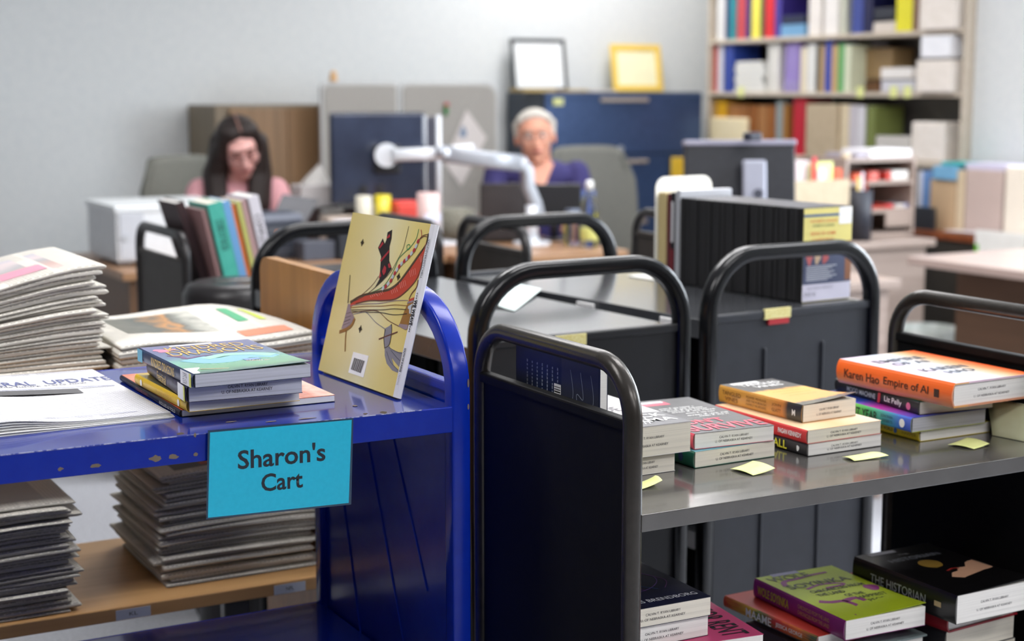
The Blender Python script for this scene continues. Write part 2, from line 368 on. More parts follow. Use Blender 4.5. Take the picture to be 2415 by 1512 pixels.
# ceiling lamps; the last, behind the camera, is added fill for the cart fronts
DIFF = emis('lamp_diffuser', (252, 250, 250), LAMP)
base = None
for i, (lx, ly) in enumerate([(1.0, -.4), (3.0, -.4), (-.4, 2.0), (1.9, 2.2), (3.4, 2.0), (1.9, 4.5), (3.17, 4.5), (4.4, 6.75), (1.8, -1.8)]):
    if base is None:
        base = thing('ceiling_light', 'white recessed ceiling light panel', 'ceiling light', (lx, ly, R['z']), 0, 'recessed ceiling lights')
        b = MB(); b.box((-.62, -.32, -.02), (.62, -.29, 0)); b.box((-.62, .29, -.02), (.62, .32, 0)); b.box((-.62, -.29, -.02), (-.59, .29, 0)); b.box((.59, -.29, -.02), (.62, .29, 0)); b.build('frame', FRM, base)
        part_box('diffuser', (-.59, -.29, -.012), (.59, .29, -.004), DIFF, base); o = base
    else:
        o = base.copy(); col.objects.link(o); o.location = (lx, ly, R['z'])
        for c in list(base.children):
            d = c.copy(); d.parent = o; col.objects.link(d)

# ================================================================ BOOK CARTS
def arch_path(wd, h, r, ry=None, n=10, z0=.09, x=0.0):
    ry = ry or r; p = [(x, 0, z0), (x, 0, h-ry)]
    for k in range(1, n+1): a = PI/2*k/n; p.append((x, r-r*math.cos(a), h-ry+ry*math.sin(a)))
    for k in range(0, n): a = PI/2*k/n; p.append((x, wd-r+r*math.sin(a), h-ry+ry*math.cos(a)))
    p += [(x, wd, h-ry), (x, wd, z0)]; return p
def caster(root, x, y, m):
    c = MB().box((x-.016, y-.02, .055), (x+.016, y+.02, .1), .003); c.cyl((x, y, .09), (x, y, .115), .012); fk = c.build('caster', m, root)
    MB().cyl((x-.012, y, .045), (x+.012, y, .045), .045, n=28).build('wheel', mat((40, 40, 42), .5), fk)
def cart(name, label, loc, rotz, L_, W_, H_, sec, rad, m, shelves, ptop, pm=None, lip=.04, grooves=0, smat=None, group=None, cat='cart', ry=None, lipm=None):
    """end frames (inverted U, in the yz plane) at x=0 and x=L; shelves between"""
    r = thing(name, label, cat, loc, rotz, group); pm = pm or m; smat = smat or m
    hw = max(abs(a) for a, b in sec); hb = max(abs(b) for a, b in sec)
    for x in (0, L_):
        p = [Vector(q)+Vector((0, 0, 0)) for q in arch_path(W_-2*hb, H_-hb, rad-hb, (ry or rad)-hb)]; p = [q+Vector((x, hb, 0)) for q in p]
        MB().sweep(p, sec, (1, 0, 0)).build('end_frame', m, r)
        pn = MB().box((x-.004, hb*1.6, .14), (x+.004, W_-hb*1.6, ptop), .002)
        pn.box((x-.009, hb*1.6, ptop-.014), (x+.009, W_-hb*1.6, ptop+.001), .003)
        o = pn.build('end_panel', pm, r)
        for g in range(grooves):
            gy = W_*(g+1)/(grooves+1)
            MB().box((x-.0085, gy-.004, .2), (x+.0085, gy+.004, ptop-.07), .0035).build('panel_rib', pm, o)
    for z in shelves:
        s = MB(); e = hw*.6
        s.box((e, .004, z-.003), (L_-e, W_-.004, z), .0008)
        for (ya, yb) in ((.002, .006), (W_-.006, W_-.002)): s.box((e, ya, z-lip), (L_-e, yb, z+.0004), .0012, mi=1)
        for (xa, xb) in ((e, e+.003), (L_-e-.003, L_-e)): s.box((xa, .006, z-lip), (xb, W_-.006, z-.001))
        s.build('shelf', [smat, lipm or smat], r)
    for x in (0, L_):
        for y in (.052, W_-.052): caster(r, x+(.03 if x == 0 else -.03), y, m)
    return r

# -- blue cart -----------------------------------------------------------------
BLUE = noisemat('blue_enamel', (8, 40, 156), (11, 44, 162), 40, .22, bump=.03, bscale=260, spec=.3)
BLUES = noisemat('blue_enamel_shelf', (16, 42, 140), (22, 48, 148), 14, .16, bump=.02, bscale=200, spec=.5, coat=.7)
BX0, BX1, BY0, BY1, BZ = 0.10, 0.917, 1.805, 2.305, 0.94
def blue_cart():
    L_, W_ = BX1-BX0, BY1-BY0
    r = cart('book_cart', 'glossy blue metal book cart with chipped paint and a paper name sign', (BX0, BY0, 0), 0, L_, W_, 1.087, rrect(.027, .026, .004, 3), .15, BLUE, [.16, .53, BZ], .968, lip=.034, smat=BLUES, ry=.13, lipm=BLUE)
    # pressed diagonal creases in the end sheet
    for (y0, z0, y1, z1) in ((.235, .905, .10, .66), (.33, .905, .12, .42), (.44, .86, .30, .40)):
        d = Vector((0, y1-y0, z1-z0)); q = d.to_track_quat('Z', 'Y').to_matrix().to_4x4()
        MB().box((-.0015, -.0015, -d.length/2), (.0015, .0015, d.length/2), .0006, mtx=Matrix.Translation((L_-.0045, (y0+y1)/2, (z0+z1)/2)) @ q).build('panel_crease', BLUE, r)
    CH = mat((122, 108, 92), .7, name='bare_metal'); rr = random.Random(3)
    def chip(px, py, sx, sy, face='lip'):
        p = P(px, py, Y=BY0+.0018) if face == 'lip' else P(px, py, Z=BZ); p = p-Vector((BX0, BY0, 0))
        pts = [(sx*(1+.35*rr.uniform(-1, 1))*math.cos(a), sy*(1+.4*rr.uniform(-1, 1))*math.sin(a)) for a in [2*PI*k/11 for k in range(11)]]
        if face == 'lip': decal(r, 'paint_chip', pts, CH, (p.x, .0019, p.z), (1,0,0), (0,0,1), .0003)
        else: decal(r, 'paint_chip', pts, CH, (p.x, p.y, BZ+.0004), (1,0,0), (0,1,0), .0003)
    for a in ((368, 1081, .007, .0035), (409, 1078, .006, .003), (227, 1099, .006, .002), (143, 1106, .003, .002), (462, 1072, .003, .002), (460, 1026, .0015, .003), (425, 1023, .005, .0015), (695, 1005, .009, .0012)): chip(*a)
    chip(862, 976, .003, .0012); chip(905, 973, .005, .0016)
    chip(838, 958, .003, .004, 't'); chip(722, 988, .012, .0022, 't'); chip(640, 995, .008, .0018, 't'); chip(545, 996, .006, .003, 't'); chip(795, 990, .004, .002, 't')
    # worn bright line along the front edge
    MB().box((.02, .0016, BZ-.0002), (.76, .0024, BZ+.0008)).build('worn_edge', noisemat('worn_edge', (60, 76, 160), (190, 194, 214), 60, .4, (3, 1, 1), ramp=(.42, .6)), r)
    for a in ((1092, 905, .002, .006), (1097, 960, .0015, .004)):
        p = P(a[0], a[1], Y=BY0)-Vector((BX0, BY0, 0)); decal(r, 'paint_chip', [(.0012*math.cos(t), a[3]*math.sin(t)) for t in [k*PI/4 for k in range(8)]], CH, (L_+.0095, -.0002, p.z), (1,0,0), (0,0,1), .0004)
    return r
bc = blue_cart()
# -- sign ----------------------------------------------------------------------
sg = thing('sign', 'bright cyan laminated sign with two lines of black lettering, taped to blue cart', 'sign', P(660, 1105, Y=BY0-.002))
def sp(px, py): q = P(px, py, Y=BY0-.002)-sg.location; return (q.x, q.z)
paper = [sp(495, 1020), sp(829, 990), sp(822, 1186), sp(490, 1221)]; film = [sp(490, 1015), sp(833, 986), sp(828, 1190), sp(486, 1225)]
CYAN = noisemat('cyan_paper', (20, 188, 226), (28, 193, 230), 160, .32, bump=.03)
decal(sg, 'paper', paper[::-1], CYAN, (0, -.0004, 0), (1,0,0), (0,0,1), .0003)
LAM = mat((38, 66, 92), .15, name='laminate_film')
rim = []
for i in range(4):
    j = (i+1) % 4; rim.append([film[i], film[j], paper[j], paper[i]][::-1])
decal(sg, 'laminate_rim', rim, LAM, (0, -.0003, 0), (1,0,0), (0,0,1), .0003)
SI = mat((26, 34, 48), .5, name='sign_ink')
def sgt(s, cx, cy, wpx, hpx):
    a = sp(cx, cy); b = sp(cx+wpx/2, cy); c = sp(cx, cy-hpx/2)
    d0 = sp(495, 1020); d1 = sp(829, 990); ang = math.atan2(d1[1]-d0[1], d1[0]-d0[0]); u = Vector((math.cos(ang), 0, math.sin(ang))); v = Vector((-math.sin(ang), 0, math.cos(ang)))
    lettering(sg, s, (a[0], -.0008, a[1]), u, v, 2*(b[0]-a[0])*1.005, 2*(c[1]-a[1]), SI, .018)
sgt("Sharon's", 665, 1074, 203, 46); sgt('Cart', 665, 1134, 97, 42)

# -- dark bronze cart in front --------------------------------------------------
BRZ = noisemat('bronze_enamel', (52, 49, 45), (58, 54, 50), 60, .27, bump=.06, bscale=300, metal=.35)
BLK = noisemat('black_enamel', (17, 17, 18), (20, 20, 20), 60, .55, bump=.05, bscale=300, spec=.12)
BRS = noisemat('bronze_shelf', (84, 82, 80), (92, 90, 88), 12, .17, bump=.03, bscale=380, metal=.3, spec=.6, coat=.6)
DX0, DX1, DY0, DY1, DZ = 1.042, 1.832, 1.574, 1.998, .83
dc = cart('book_cart', 'dark bronze tubular book cart holding stacked returned books', (DX0, DY0, 0), 0, DX1-DX0, DY1-DY0, 1.027, circ(.0127, 16), .085, BRZ, [.16, .48, DZ], .948, pm=BLK, lip=.022, smat=BRS)
# -- black cart with the pale blue note -----------------------------------------
BK2 = noisemat('black_semigloss', (10, 11, 14), (13, 14, 18), 50, .2, spec=.4)
PAN = noisemat('black_panel', (17, 18, 22), (21, 22, 27), 30, .42)
SH2 = noisemat('grey_shelf', (64, 66, 70), (70, 72, 76), 12, .18, spec=.6, coat=.6)
cc = cart('book_cart', 'empty black book cart with a pale blue note on top, behind bronze cart', (1.626, 2.30, 0), PI/2+math.radians(3), .93, .455, 1.066, rrect(.032, .030, .010, 3), .125, BK2, [.16, .52, .928], .938, pm=PAN, lip=.036, smat=SH2)
# -- black cart with the disc cases ----------------------------------------------
PAN2 = noisemat('slate_panel', (27, 30, 38), (31, 34, 43), 30, .45)
ec = cart('book_cart', 'black book cart with ribbed slate end panel carrying black disc cases', (2.160, 2.40, 0), PI/2+math.radians(5.2), .86, .462, 1.062, rrect(.032, .030, .010, 3), .125, BK2, [.16, .52, .928], .934, pm=PAN2, lip=.036, smat=SH2, grooves=2)
# label holders along the long lip of the disc-case cart
for k, yy in enumerate((.06, .33, .62)):
    MB().box((yy, .4625, .897), (yy+.06, .4665, .922), .002).build('label_holder', LABELW, ec)
MB().box((.02, .228, .165), (.84, .232, .92)).build('shade_panel', BK2, ec)  # added sheet hiding the bright floor, so the gap between carts stays dark
# maker's plates
def plate(root, x, y, z, wd, ht, m, nm='name_plate'):
    return MB().box((x-.004, y-wd/2, z-ht/2), (x-.0025, y+wd/2, z+ht/2), .0005).build(nm, m, root)
YPL = noisemat('yellow_plate', (214, 200, 120), (232, 226, 170), 300, .35); RPL = mat((176, 34, 44), .4)
def plate_at(root, px, py, wd, ht, m):
    # position on the near end panel (x=0 face) of a cart
    M = root.matrix_basis.inverted(); c0 = Vector((-.0105, 0, 0)); n = Vector((1, 0, 0)); M3 = Matrix.LocRotScale(root.location, root.rotation_euler, None)
    pt = M3 @ c0; nn = M3.to_3x3() @ n; d = P(px, py, D=1)-cam.location; t = (pt-cam.location).dot(nn)/d.dot(nn); q = M3.inverted() @ (cam.location+d*t)
    return MB().box((-.0108, q.y-wd/2, q.z-ht/2), (-.0048, q.y+wd/2, q.z+ht/2), .0006).build('name_plate', m, root)
plate_at(cc, 1347, 803, .064, .02, YPL); plate_at(ec, 1835, 739, .068, .020, YPL); plate_at(ec, 1837, 757, .053, .012, RPL)
# -- pale note on the empty cart
NB = noisemat('pale_blue_paper', (222, 240, 238), (230, 246, 243), 50, .6)
def quad_sheet(name, label, cat, px, z, m, curl=None, group=None, n=10, th=.0003):
    """thin sheet with four photographed corners (order: near-left, near-right, far-right, far-left)"""
    q = [P(a, b, Z=z+c) for a, b, c in px]; c0 = sum(q, Vector())/4
    def fn(u, v):
        p = q[0]*(1-u)*(1-v)+q[1]*u*(1-v)+q[2]*u*v+q[3]*(1-u)*v
        if curl: p = p+Vector((0, 0, curl(u, v)))
        return p-c0
    o = MB().grid(fn, n, n, thick=th).build(name, m); o.location = c0; tag(o, label, cat, group); return o
quad_sheet('paper_note', 'pale blue square note lying on the empty black cart', 'note', [(1158, 720, .001), (1213, 733, .001), (1277, 686, .002), (1218, 673, .002)], .929, NB, lambda u, v: .008*(1-u)**3*(1-v)+.004*v*v)
# -- far left cart with leaning books ---------------------------------------------
GRY = noisemat('grey_brown_enamel', (46, 45, 47), (54, 52, 52), 50, .35, metal=.2)
fc = cart('book_cart', 'small black book cart with books leaning over its end, near white printer', (1.16, 3.78, 0), 0, .70, .44, 1.005, circ(.0127, 12), .07, GRY, [.2, .5, .855], .93, pm=noisemat('umber_panel', (50, 44, 40), (56, 50, 46), 20, .5), lip=.03)
gc = cart('book_cart', 'low grey brown book cart in front of the seated person in purple shirt', (1.93, 3.42, 0), math.radians(-2), .56, .42, 1.02, circ(.0127, 12), .08, GRY, [.2, .5, .86], .95, pm=noisemat('umber_panel', (50, 44, 40), (56, 50, 46), 20, .5), lip=.03)
tag(MB().box((-.02, -.001, -.014), (.02, .001, .014), .0005).build('paper_tag', LABELW), 'small white tag stuck on the end of the low grey brown cart', 'tag')
tg = bpy.data.objects['paper_tag']; tg.location = P(1590, 536, X=2.46); tg.rotation_euler = (0, 0, PI/2)

# ================================================================ BOOKS ON THE BLUE CART
def at(px, py, z): return P(px, py, Z=z)
z0 = BZ+.0005
b1 = book('thin comic with orange cover, lowest of the stack on blue cart', at(424, 984, z0), 0, .212, .285, .009, mat((24, 28, 48), .4), gradmat('comic_cover', [(0, (232, 120, 84)), (.35, (240, 176, 150)), (.6, (206, 226, 240)), (.8, (238, 140, 110)), (1, (250, 214, 196))], 'U', noise_amt=.5, nscale=9), LABELW, stamp=False)
lettering(b1, 'ROLLED & TOLD', (-.0012, .05, .0045), (0,-1,0), (0,0,1), .07, .0042, WHITE); lettering(b1, 'VOLUME TWO', (-.0012, .17, .0045), (0,-1,0), (0,0,1), .06, .004, mat((190, 120, 110), .5))
z1 = z0+.0096
b2 = book('yellow spined paperback, second from the bottom on blue cart', at(441, 973, z1), .02, .152, .222, .0145, mat((226, 186, 38), .35), gradmat('yellow_photo', [(0, (222, 190, 60)), (.3, (120, 108, 60)), (.7, (90, 90, 70)), (1, (210, 180, 80))], 'V', noise_amt=.4), PAGE, stamp=False)
lettering(b2, 'the story of RASCAL', (-.0014, .09, .0073), (0,-1,0), (0,0,1), .07, .0065, mat((196, 158, 60), .5))
for yy in (.03, .19): decal(b2, 'emblem', [(.0045*math.cos(k*PI/8), .0045*math.sin(k*PI/8)) for k in range(16)], WHITE, (-.0013, yy, .0075), (0,-1,0), (0,0,1))
z2 = z1+.0151
b3 = book('dark purple paperback with stamped grey pages, under the dragon book', at(440, 950, z2), -.06, .151, .222, .0205, noisemat('purple_spine', (34, 32, 66), (60, 54, 92), 60, .35, ramp=(.45, .7)), mat((60, 54, 92), .35), PAGEG, stamp=False)
lettering(b3, 'U. OF NEBRASKA AT KEARNEY', (.078, .0002, .0095), (1,0,0), (0,0,1), .066, .0042, INK, .012); lettering(b3, 'CALVIN T. RYAN LIBRARY', (.079, .0002, .0158), (1,0,0), (0,0,1), .052, .004, INK, .012)
lettering(b3, 'Festival', (-.0014, .13, .01), (0,-1,0), (0,0,1), .05, .012, GOLD, .01)
decal(b3, 'spine_label', [(-.016, -.0098), (.016, -.0098), (.016, .0098), (-.016, .0098)], LABELW, (-.0012, .024, .0103), (0,-1,0), (0,0,1)); decal(b3, 'spine_label', [(-.0035, -.0098), (.0035, -.0098), (.0035, .0098), (-.0035, .0098)], mat((214, 218, 60), .4), (-.0014, .0065, .0103), (0,-1,0), (0,0,1))
z3 = z2+.0212
KDF = gradmat('dragon_cover', [(0, (56, 96, 96)), (.12, (112, 186, 128)), (.38, (128, 196, 176)), (.55, (98, 128, 168)), (.75, (86, 92, 152)), (1, (112, 112, 168))], 'V', .22, .6, noise_amt=.22, nscale=5)
b4 = book('blue green dragon comic book, topmost of the stack on blue cart', at(455, 916, z3), .015, .157, .232, .0175, noisemat('dragon_spine', (34, 48, 84), (44, 62, 98), 40, .3), KDF, pages=PAGEG, lift=.0035, stamp=False)
T4 = .0176
# dragon body, wing and hill as printed shapes
def blob2(cx, cy, rx, ry, n=22, wob=.18, seed=1, rot=0):
    q = random.Random(seed); o = []
    for k in range(n):
        a = 2*PI*k/n; s = 1+wob*math.sin(3*a+seed)+wob*.4*q.uniform(-1, 1); x, y = rx*s*math.cos(a), ry*s*math.sin(a); o.append((cx+x*math.cos(rot)-y*math.sin(rot), cy+x*math.sin(rot)+y*math.cos(rot)))
    return o
decal(b4, 'printed_hill', blob2(.09, .075, .045, .028, seed=4), mat((128, 200, 120), .35), (0, 0, T4-.0003))
body = spline([(.035, .11), (.05, .085), (.075, .082), (.10, .098), (.125, .092), (.14, .078)], 6)
decal(b4, 'printed_dragon', ribbon(body, .044, .022), mat((132, 190, 210), .35), (0, 0, T4)); decal(b4, 'printed_dragon', ribbon(spline([(.05, .10), (.08, .118), (.115, .112), (.14, .088)], 6), .016, .020), mat((160, 216, 196), .35), (0, 0, T4+.0002))
decal(b4, 'printed_mane', ribbon(spline([(.018, .15), (.028, .13), (.03, .115), (.05, .125), (.07, .128)], 5), .010, .003), mat((120, 80, 120), .35), (0, 0, T4))
decal(b4, 'printed_tail', ribbon(spline([(.02, .03), (.06, .018), (.1, .02), (.14, .03)], 6), .004, .003), mat((186, 160, 140), .35), (0, 0, T4+.0002))
decal(b4, 'printed_flower', blob2(.023, .192, .014, .012, wob=.3), mat((214, 140, 168), .35), (0, 0, T4))
lettering(b4, 'KINDRED', (.082, .196, T4+.0002), (1,0,0), (0,1,0), .108, .030, GOLD, 0); lettering(b4, 'DRAGONS', (.084, .158, T4+.0002), (1,0,0), (0,1,0), .128, .036, GOLD, 0)
decal(b4, 'award_sticker', [(-.011, -.006), (.011, -.006), (.011, .006), (-.011, .006)], mat((128, 160, 206), .35), (.103, .07, T4+.0004)); decal(b4, 'barcode_label', [(-.03, -.005), (.03, -.005), (.03, .005), (-.03, .005)], LABELW, (.07, .221, T4+.0002))
lettering(b4, 'SARAH MESINGER', (.118, .052, T4+.0003), (.85,-.35,0), (.35,.85,0), .06, .008, mat((232, 178, 178), .4), .01)
lettering(b4, 'KINDRED DRAGONS', (-.0016, .118, .0088), (0,-1,0), (0,0,1), .098, .0115, GOLD, .012)
decal(b4, 'spine_label', [(-.021, -.0086), (.021, -.0086), (.021, .0086), (-.021, .0086)], LABELW, (-.0012, .0235, .0088), (0,-1,0), (0,0,1)); decal(b4, 'spine_label', [(-.0038, -.0086), (.0038, -.0086), (.0038, .0086), (-.0038, .0086)], mat((214, 218, 60), .4), (-.0014, .0062, .0088), (0,-1,0), (0,0,1))
decal(b4, 'spine_label', [(0, 0), (.02, 0), (.02, .04), (0, .04)], LABELW, (.0026, .004, T4-.0002)); decal(b4, 'spine_label', [(-.011, -.0086), (.011, -.0086), (.011, .0086), (-.011, .0086)], mat((110, 184, 214), .4), (-.0012, .220, .0088), (0,-1,0), (0,0,1))
lettering(b4, 'R 5 7  2 6 8', (-.0016, .026, .0088), (0,0,1), (0,1,0), .013, .016, BLACK, 0)

# -- We Weave: leaning against the arch ----------------------------------------------
th = math.radians(14.6); BL = P(762, 876, Z=BZ); BR = P(945, 942, Z=BZ); vb = (BR-BL); wdW = vb.length-.008
rW = thing('book', 'yellow square picture book leaning upright against the blue cart handle', 'book', BL+Vector((0, 0, .001)))
u_ = vb.normalized(); tilt = Vector((math.sin(th), 0, math.cos(th))); nW = u_.cross(tilt).normalized()   # outwards, toward the viewer's left
tilt = nW.cross(u_).normalized()
MW = Matrix((u_, tilt, nW)).transposed().to_4x4(); rW.matrix_basis = Matrix.Translation(BL+Vector((-.0075, 0, .0030))) @ MW
HW = .238; tW = .009
YC = gradmat('cream_yellow_cover', [(0, (214, 196, 120)), (.3, (222, 208, 150)), (.55, (228, 220, 176)), (.8, (226, 208, 132)), (1, (222, 200, 116))], 'U', .32, .3, noise_amt=.25, nscale=2.5)
cv = MB(); cv.face([(0, 0, 0), (wdW, 0, 0), (wdW, HW, 0), (0, HW, 0)], 0, [(0, 0), (1, 0), (1, 1), (0, 1)]); cv.box((0, 0, -.0008), (wdW, HW, -.00005)); cv.box((0, 0, -tW), (wdW, HW, -tW+.0008))
cv.build('cover', YC, rW)
# white rounded spine on the near side edge
sw = .018
MB().sweep([(wdW, 0, -tW/2), (wdW, HW, -tW/2)], [(a, b) for a, b in [(-.0002, -tW/2), (sw*.55, -tW/2+.001), (sw*.8, 0), (sw*.55, tW/2-.001), (-.0002, tW/2)]], (1, 0, 0), smooth=False).build('spine', mat((226, 226, 232), .35), rW)
MB().box((.002, .002, -tW+.0008), (wdW-.001, HW-.002, -.0008)).build('page_block', PAGE, rW)
def wpix(px, py):
    d = P(px, py, D=1)-cam.location; pt = rW.matrix_basis.translation; t = (pt-cam.location).dot(nW)/d.dot(nW); q = cam.location+d*t-pt; return (min(q.dot(u_), wdW-.0003), q.dot(tilt))
def Z1(x, y): return wpix(700+x/3.15, 480+y/3.15)      # helper: points read off an enlargement of the cover
def wdec(name, pts, m, lift=.0003, poly=True): return decal(rW, name, pts, m, (0, 0, lift), (1,0,0), (0,1,0))
Wb = mat((30, 24, 24), .5, name='art_black'); Wr = mat((170, 40, 52), .5, name='art_crimson'); Wo = mat((190, 66, 44), .5, name='art_rust'); Wg = mat((60, 140, 84), .5, name='art_green'); Wbr = mat((104, 58, 44), .5, name='art_brown'); Wgy = mat((132, 130, 140), .5, name='art_grey'); Wlg = mat((186, 196, 204), .5, name='art_pale_blue'); Wt = mat((150, 104, 44), .5, name='art_ochre'); Wp = mat((150, 130, 136), .5, name='art_mauve'); Wd = mat((72, 60, 40), .5, name='art_olive'); Wpk = mat((226, 150, 140), .5, name='art_pink')
def poly(name, xy, m, l=.0003): return wdec(name, [Z1(*p) for p in xy], m, l)
def line(name, xy, m, w=.0012, w1=None, l=.0005, n=8): return wdec(name, ribbon(spline([Z1(*p) for p in xy], n), w, w1), m, l)
def star(cx, cy, s=1.0):
    for dx, dy, a, b in ((0, 0, .0012, .0052), (0, 0, .0052, .0012), (0, 0, .0030, .0030)):
        c = Z1(cx, cy); wdec('printed_star', [(c[0]-a*s, c[1]-b*s), (c[0]+a*s, c[1]-b*s), (c[0]+a*s, c[1]+b*s), (c[0]-a*s, c[1]+b*s)], Wd, .0003)
for c in ((488, 291), (757, 545), (473, 933)): star(*c)
poly('printed_shawl', [(580, 628), (617, 560), (625, 430), (628, 395), (605, 330), (640, 260), (655, 300), (668, 270), (676, 215), (710, 195), (705, 260), (690, 320), (688, 425), (707, 485), (668, 540), (620, 590)], Wb)
poly('printed_shawl', [(622, 423), (690, 343), (690, 362), (628, 436)], Wr, .0006); poly('printed_shawl', [(636, 505), (655, 460), (668, 480), (664, 510), (648, 535)], Wr, .0006); poly('printed_shawl', [(680, 455), (692, 440), (704, 476), (686, 480)], Wr, .0006); poly('printed_shawl', [(612, 560), (622, 505), (630, 540)], Wr, .0006); poly('printed_shawl', [(612, 330), (640, 285), (648, 300), (620, 335)], Wr, .0006); poly('printed_shawl', [(670, 255), (694, 225), (696, 250), (676, 262)], Wr, .0006)
# sash
top_ = [(400, 740), (480, 690), (600, 660), (690, 640), (760, 590), (830, 500), (900, 400), (970, 305), (1050, 238)]
bot_ = [(1038, 300), (1000, 425), (940, 500), (880, 580), (800, 665), (730, 710), (640, 722), (540, 722), (470, 735), (400, 770)]
poly('printed_sash', [tuple(p) for p in spline(top_, 5)]+[tuple(p) for p in spline(bot_, 5)], Wo)
line('printed_sash', top_, Wd, .0028); line('printed_sash', [(x-4, y-7) for x, y in top_], Wbr, .0010); line('printed_sash', [(1000, 425), (940, 500), (880, 580), (800, 665), (730, 710), (640, 722), (540, 722), (440, 745)], Wbr, .0018)
for gx, gy, h in ((990, 320, 60), (918, 395, 75), (842, 500, 78), (768, 590, 70), (705, 645, 48), (600, 672, 30), (550, 685, 26)):
    for k in range(4): line('printed_sash', [(gx+k*13, gy-k*6), (gx+k*13+8, gy-k*6+h*.6)], Wpk, .0007, l=.0009, n=1)
# beads
beads = [(905, 282), (890, 318), (875, 348), (856, 372), (836, 397), (820, 412), (803, 428), (782, 448), (765, 468), (748, 492), (732, 518), (716, 545), (703, 574), (683, 598), (665, 617), (645, 630)]
for k, c in enumerate(beads):
    q = Z1(*c); wdec('printed_bead', blob2(q[0], q[1], .0036, .0030, 12, .05, k, .7), Wr if k % 2 == 0 else Wlg, .0009)
line('printed_strand', [(912, 268), (930, 240), (925, 195)], Wr, .001); line('printed_strand', [(912, 268), (945, 245), (975, 248), (1000, 228), (1028, 232)], Wbr, .001); line('printed_strand', [(918, 258), (945, 236), (985, 232)], Wbr, .0008)
line('printed_strand', [(834, 170), (815, 250), (790, 340), (750, 420), (690, 520), (600, 610), (500, 690), (420, 730)], Wd, .0008)
line('printed_strand', [(908, 190), (890, 260), (850, 320), (826, 345), (820, 315), (838, 305), (842, 325), (815, 352), (760, 410), (730, 480), (690, 555), (640, 620), (560, 660)], Wg, .0010)
line('printed_strand', [(610, 540), (560, 610), (470, 690), (400, 725)], Wbr, .0008)
for k, c in enumerate(((395, 760), (400, 775), (405, 790), (410, 800), (412, 812), (418, 825))):
    e = [(830, 720), (820, 760), (815, 790), (820, 820), (760, 912), (655, 930)][k]; mid = [(620, 742), (640, 762), (640, 790), (620, 810), (600, 800), (520, 812)][k]
    line('printed_strand', [c, ((c[0]+mid[0])/2-5, mid[1]-2+abs(3-k)*2), mid, ((mid[0]+e[0])/2, (mid[1]+e[1])/2-(8 if k < 3 else -12)), e], [Wp, Wt, Wd, Wb, Wbr, Wgy][k], .0009)
# spindles
line('printed_spindle', [(398, 532), (382, 740)], Wd, .0010, .0022); poly('printed_spindle', [(382, 745), (398, 748), (405, 800), (430, 850), (400, 900), (360, 930), (332, 932), (352, 870), (370, 800)], Wp); line('printed_spindle', [(318, 955), (370, 935), (410, 905), (432, 855)], Wt, .0050); line('printed_spindle', [(370, 940), (364, 1000), (360, 1100)], Wt, .0030, .0026)
for a in ((352, 880, 400, 860), (346, 905, 395, 885), (360, 850, 405, 835), (368, 820, 405, 808)): line('printed_spindle', [(a[0], a[1]), (a[2], a[3])], Wd, .0006, n=1)
poly('printed_comb', [(655, 930), (690, 910), (706, 895), (706, 950), (690, 1050), (652, 1075), (648, 1000)], Wgy); line('printed_comb', [(612, 1008), (750, 955)], Wbr, .0018); line('printed_comb', [(706, 897), (706, 960), (688, 1050), (652, 1076)], Wd, .001); line('printed_comb', [(660, 935), (650, 1000), (655, 1075)], Wd, .0016)
poly('printed_wool', [(655, 1075), (690, 1060), (700, 1085), (760, 1105), (806, 1112), (790, 1170), (775, 1220), (740, 1190), (705, 1145), (720, 1200), (770, 1245), (765, 1262), (710, 1240), (670, 1190), (655, 1130)], Wgy)
for c in (((670, 1100), (700, 1180), (760, 1240)), ((700, 1090), (740, 1140), (785, 1175)), ((685, 1070), (740, 1100), (800, 1120))): line('printed_wool', c, mat((90, 90, 104), .5), .0009)
# blanket
poly('printed_blanket', [(840, 710), (918, 708), (860, 938), (810, 938), (760, 912), (778, 860), (800, 800)], Wt); poly('printed_blanket', [(838, 712), (920, 708), (915, 728), (834, 730)], Wo, .0006); poly('printed_blanket', [(828, 730), (912, 728), (908, 745), (820, 745)], Wp, .0006); poly('printed_blanket', [(764, 895), (868, 912), (862, 940), (810, 940), (758, 912)], Wp, .0006)
poly('printed_blanket', [(850, 752), (903, 752), (898, 775), (886, 775), (884, 800), (872, 800), (866, 850), (852, 862), (850, 820), (838, 818), (838, 785), (828, 782), (830, 765)], Wlg, .0006); poly('printed_blanket', [(856, 765), (890, 765), (884, 790), (872, 795), (868, 815), (856, 812)], Wbr, .0009)
line('printed_strand', [(958, 580), (900, 625), (855, 670), (835, 712)], Wbr, .0022, .0014)
# barcode
poly('barcode_label', [(422, 1102), (536, 1132), (496, 1294), (384, 1256)], LABELW, .0003)
for k in range(16):
    f0 = k/16; a = (430+f0*82, 1146+f0*26); c = (404+f0*76, 1232+f0*30); wd_ = [2, 3, 1.2, 3.4, 1.6][k % 5]; poly('barcode_bar', [a, (a[0]+wd_, a[1]+1), (c[0]+wd_, c[1]+1), c], Wb, .0006)
# spine lettering runs down the spine
SN = (.35, 0, 1)
def spt(s, y, ln, ht, m, b=.0): lettering(rW, s, (wdW+.0052, y*HW, .0001), (0,-1,0), Vector((1,0,-.09)).normalized(), ln, ht, m, b)
spt('VANDEVER/MITCHELL', .80, .054, .0050, mat((90, 90, 96), .5), 0); spt('WE WEAVE', .49, .035, .0075, BLACK, .03); spt('SOUTH OF SUNRISE', .215, .033, .0048, BLACK, .02); spt('CREATIVE', .105, .016, .0042, mat((160, 160, 166), .5), 0)
for yy in (.60, .586, .573, .408, .395, .382): spt('+', yy, .0028, .0028, BLACK, .03)

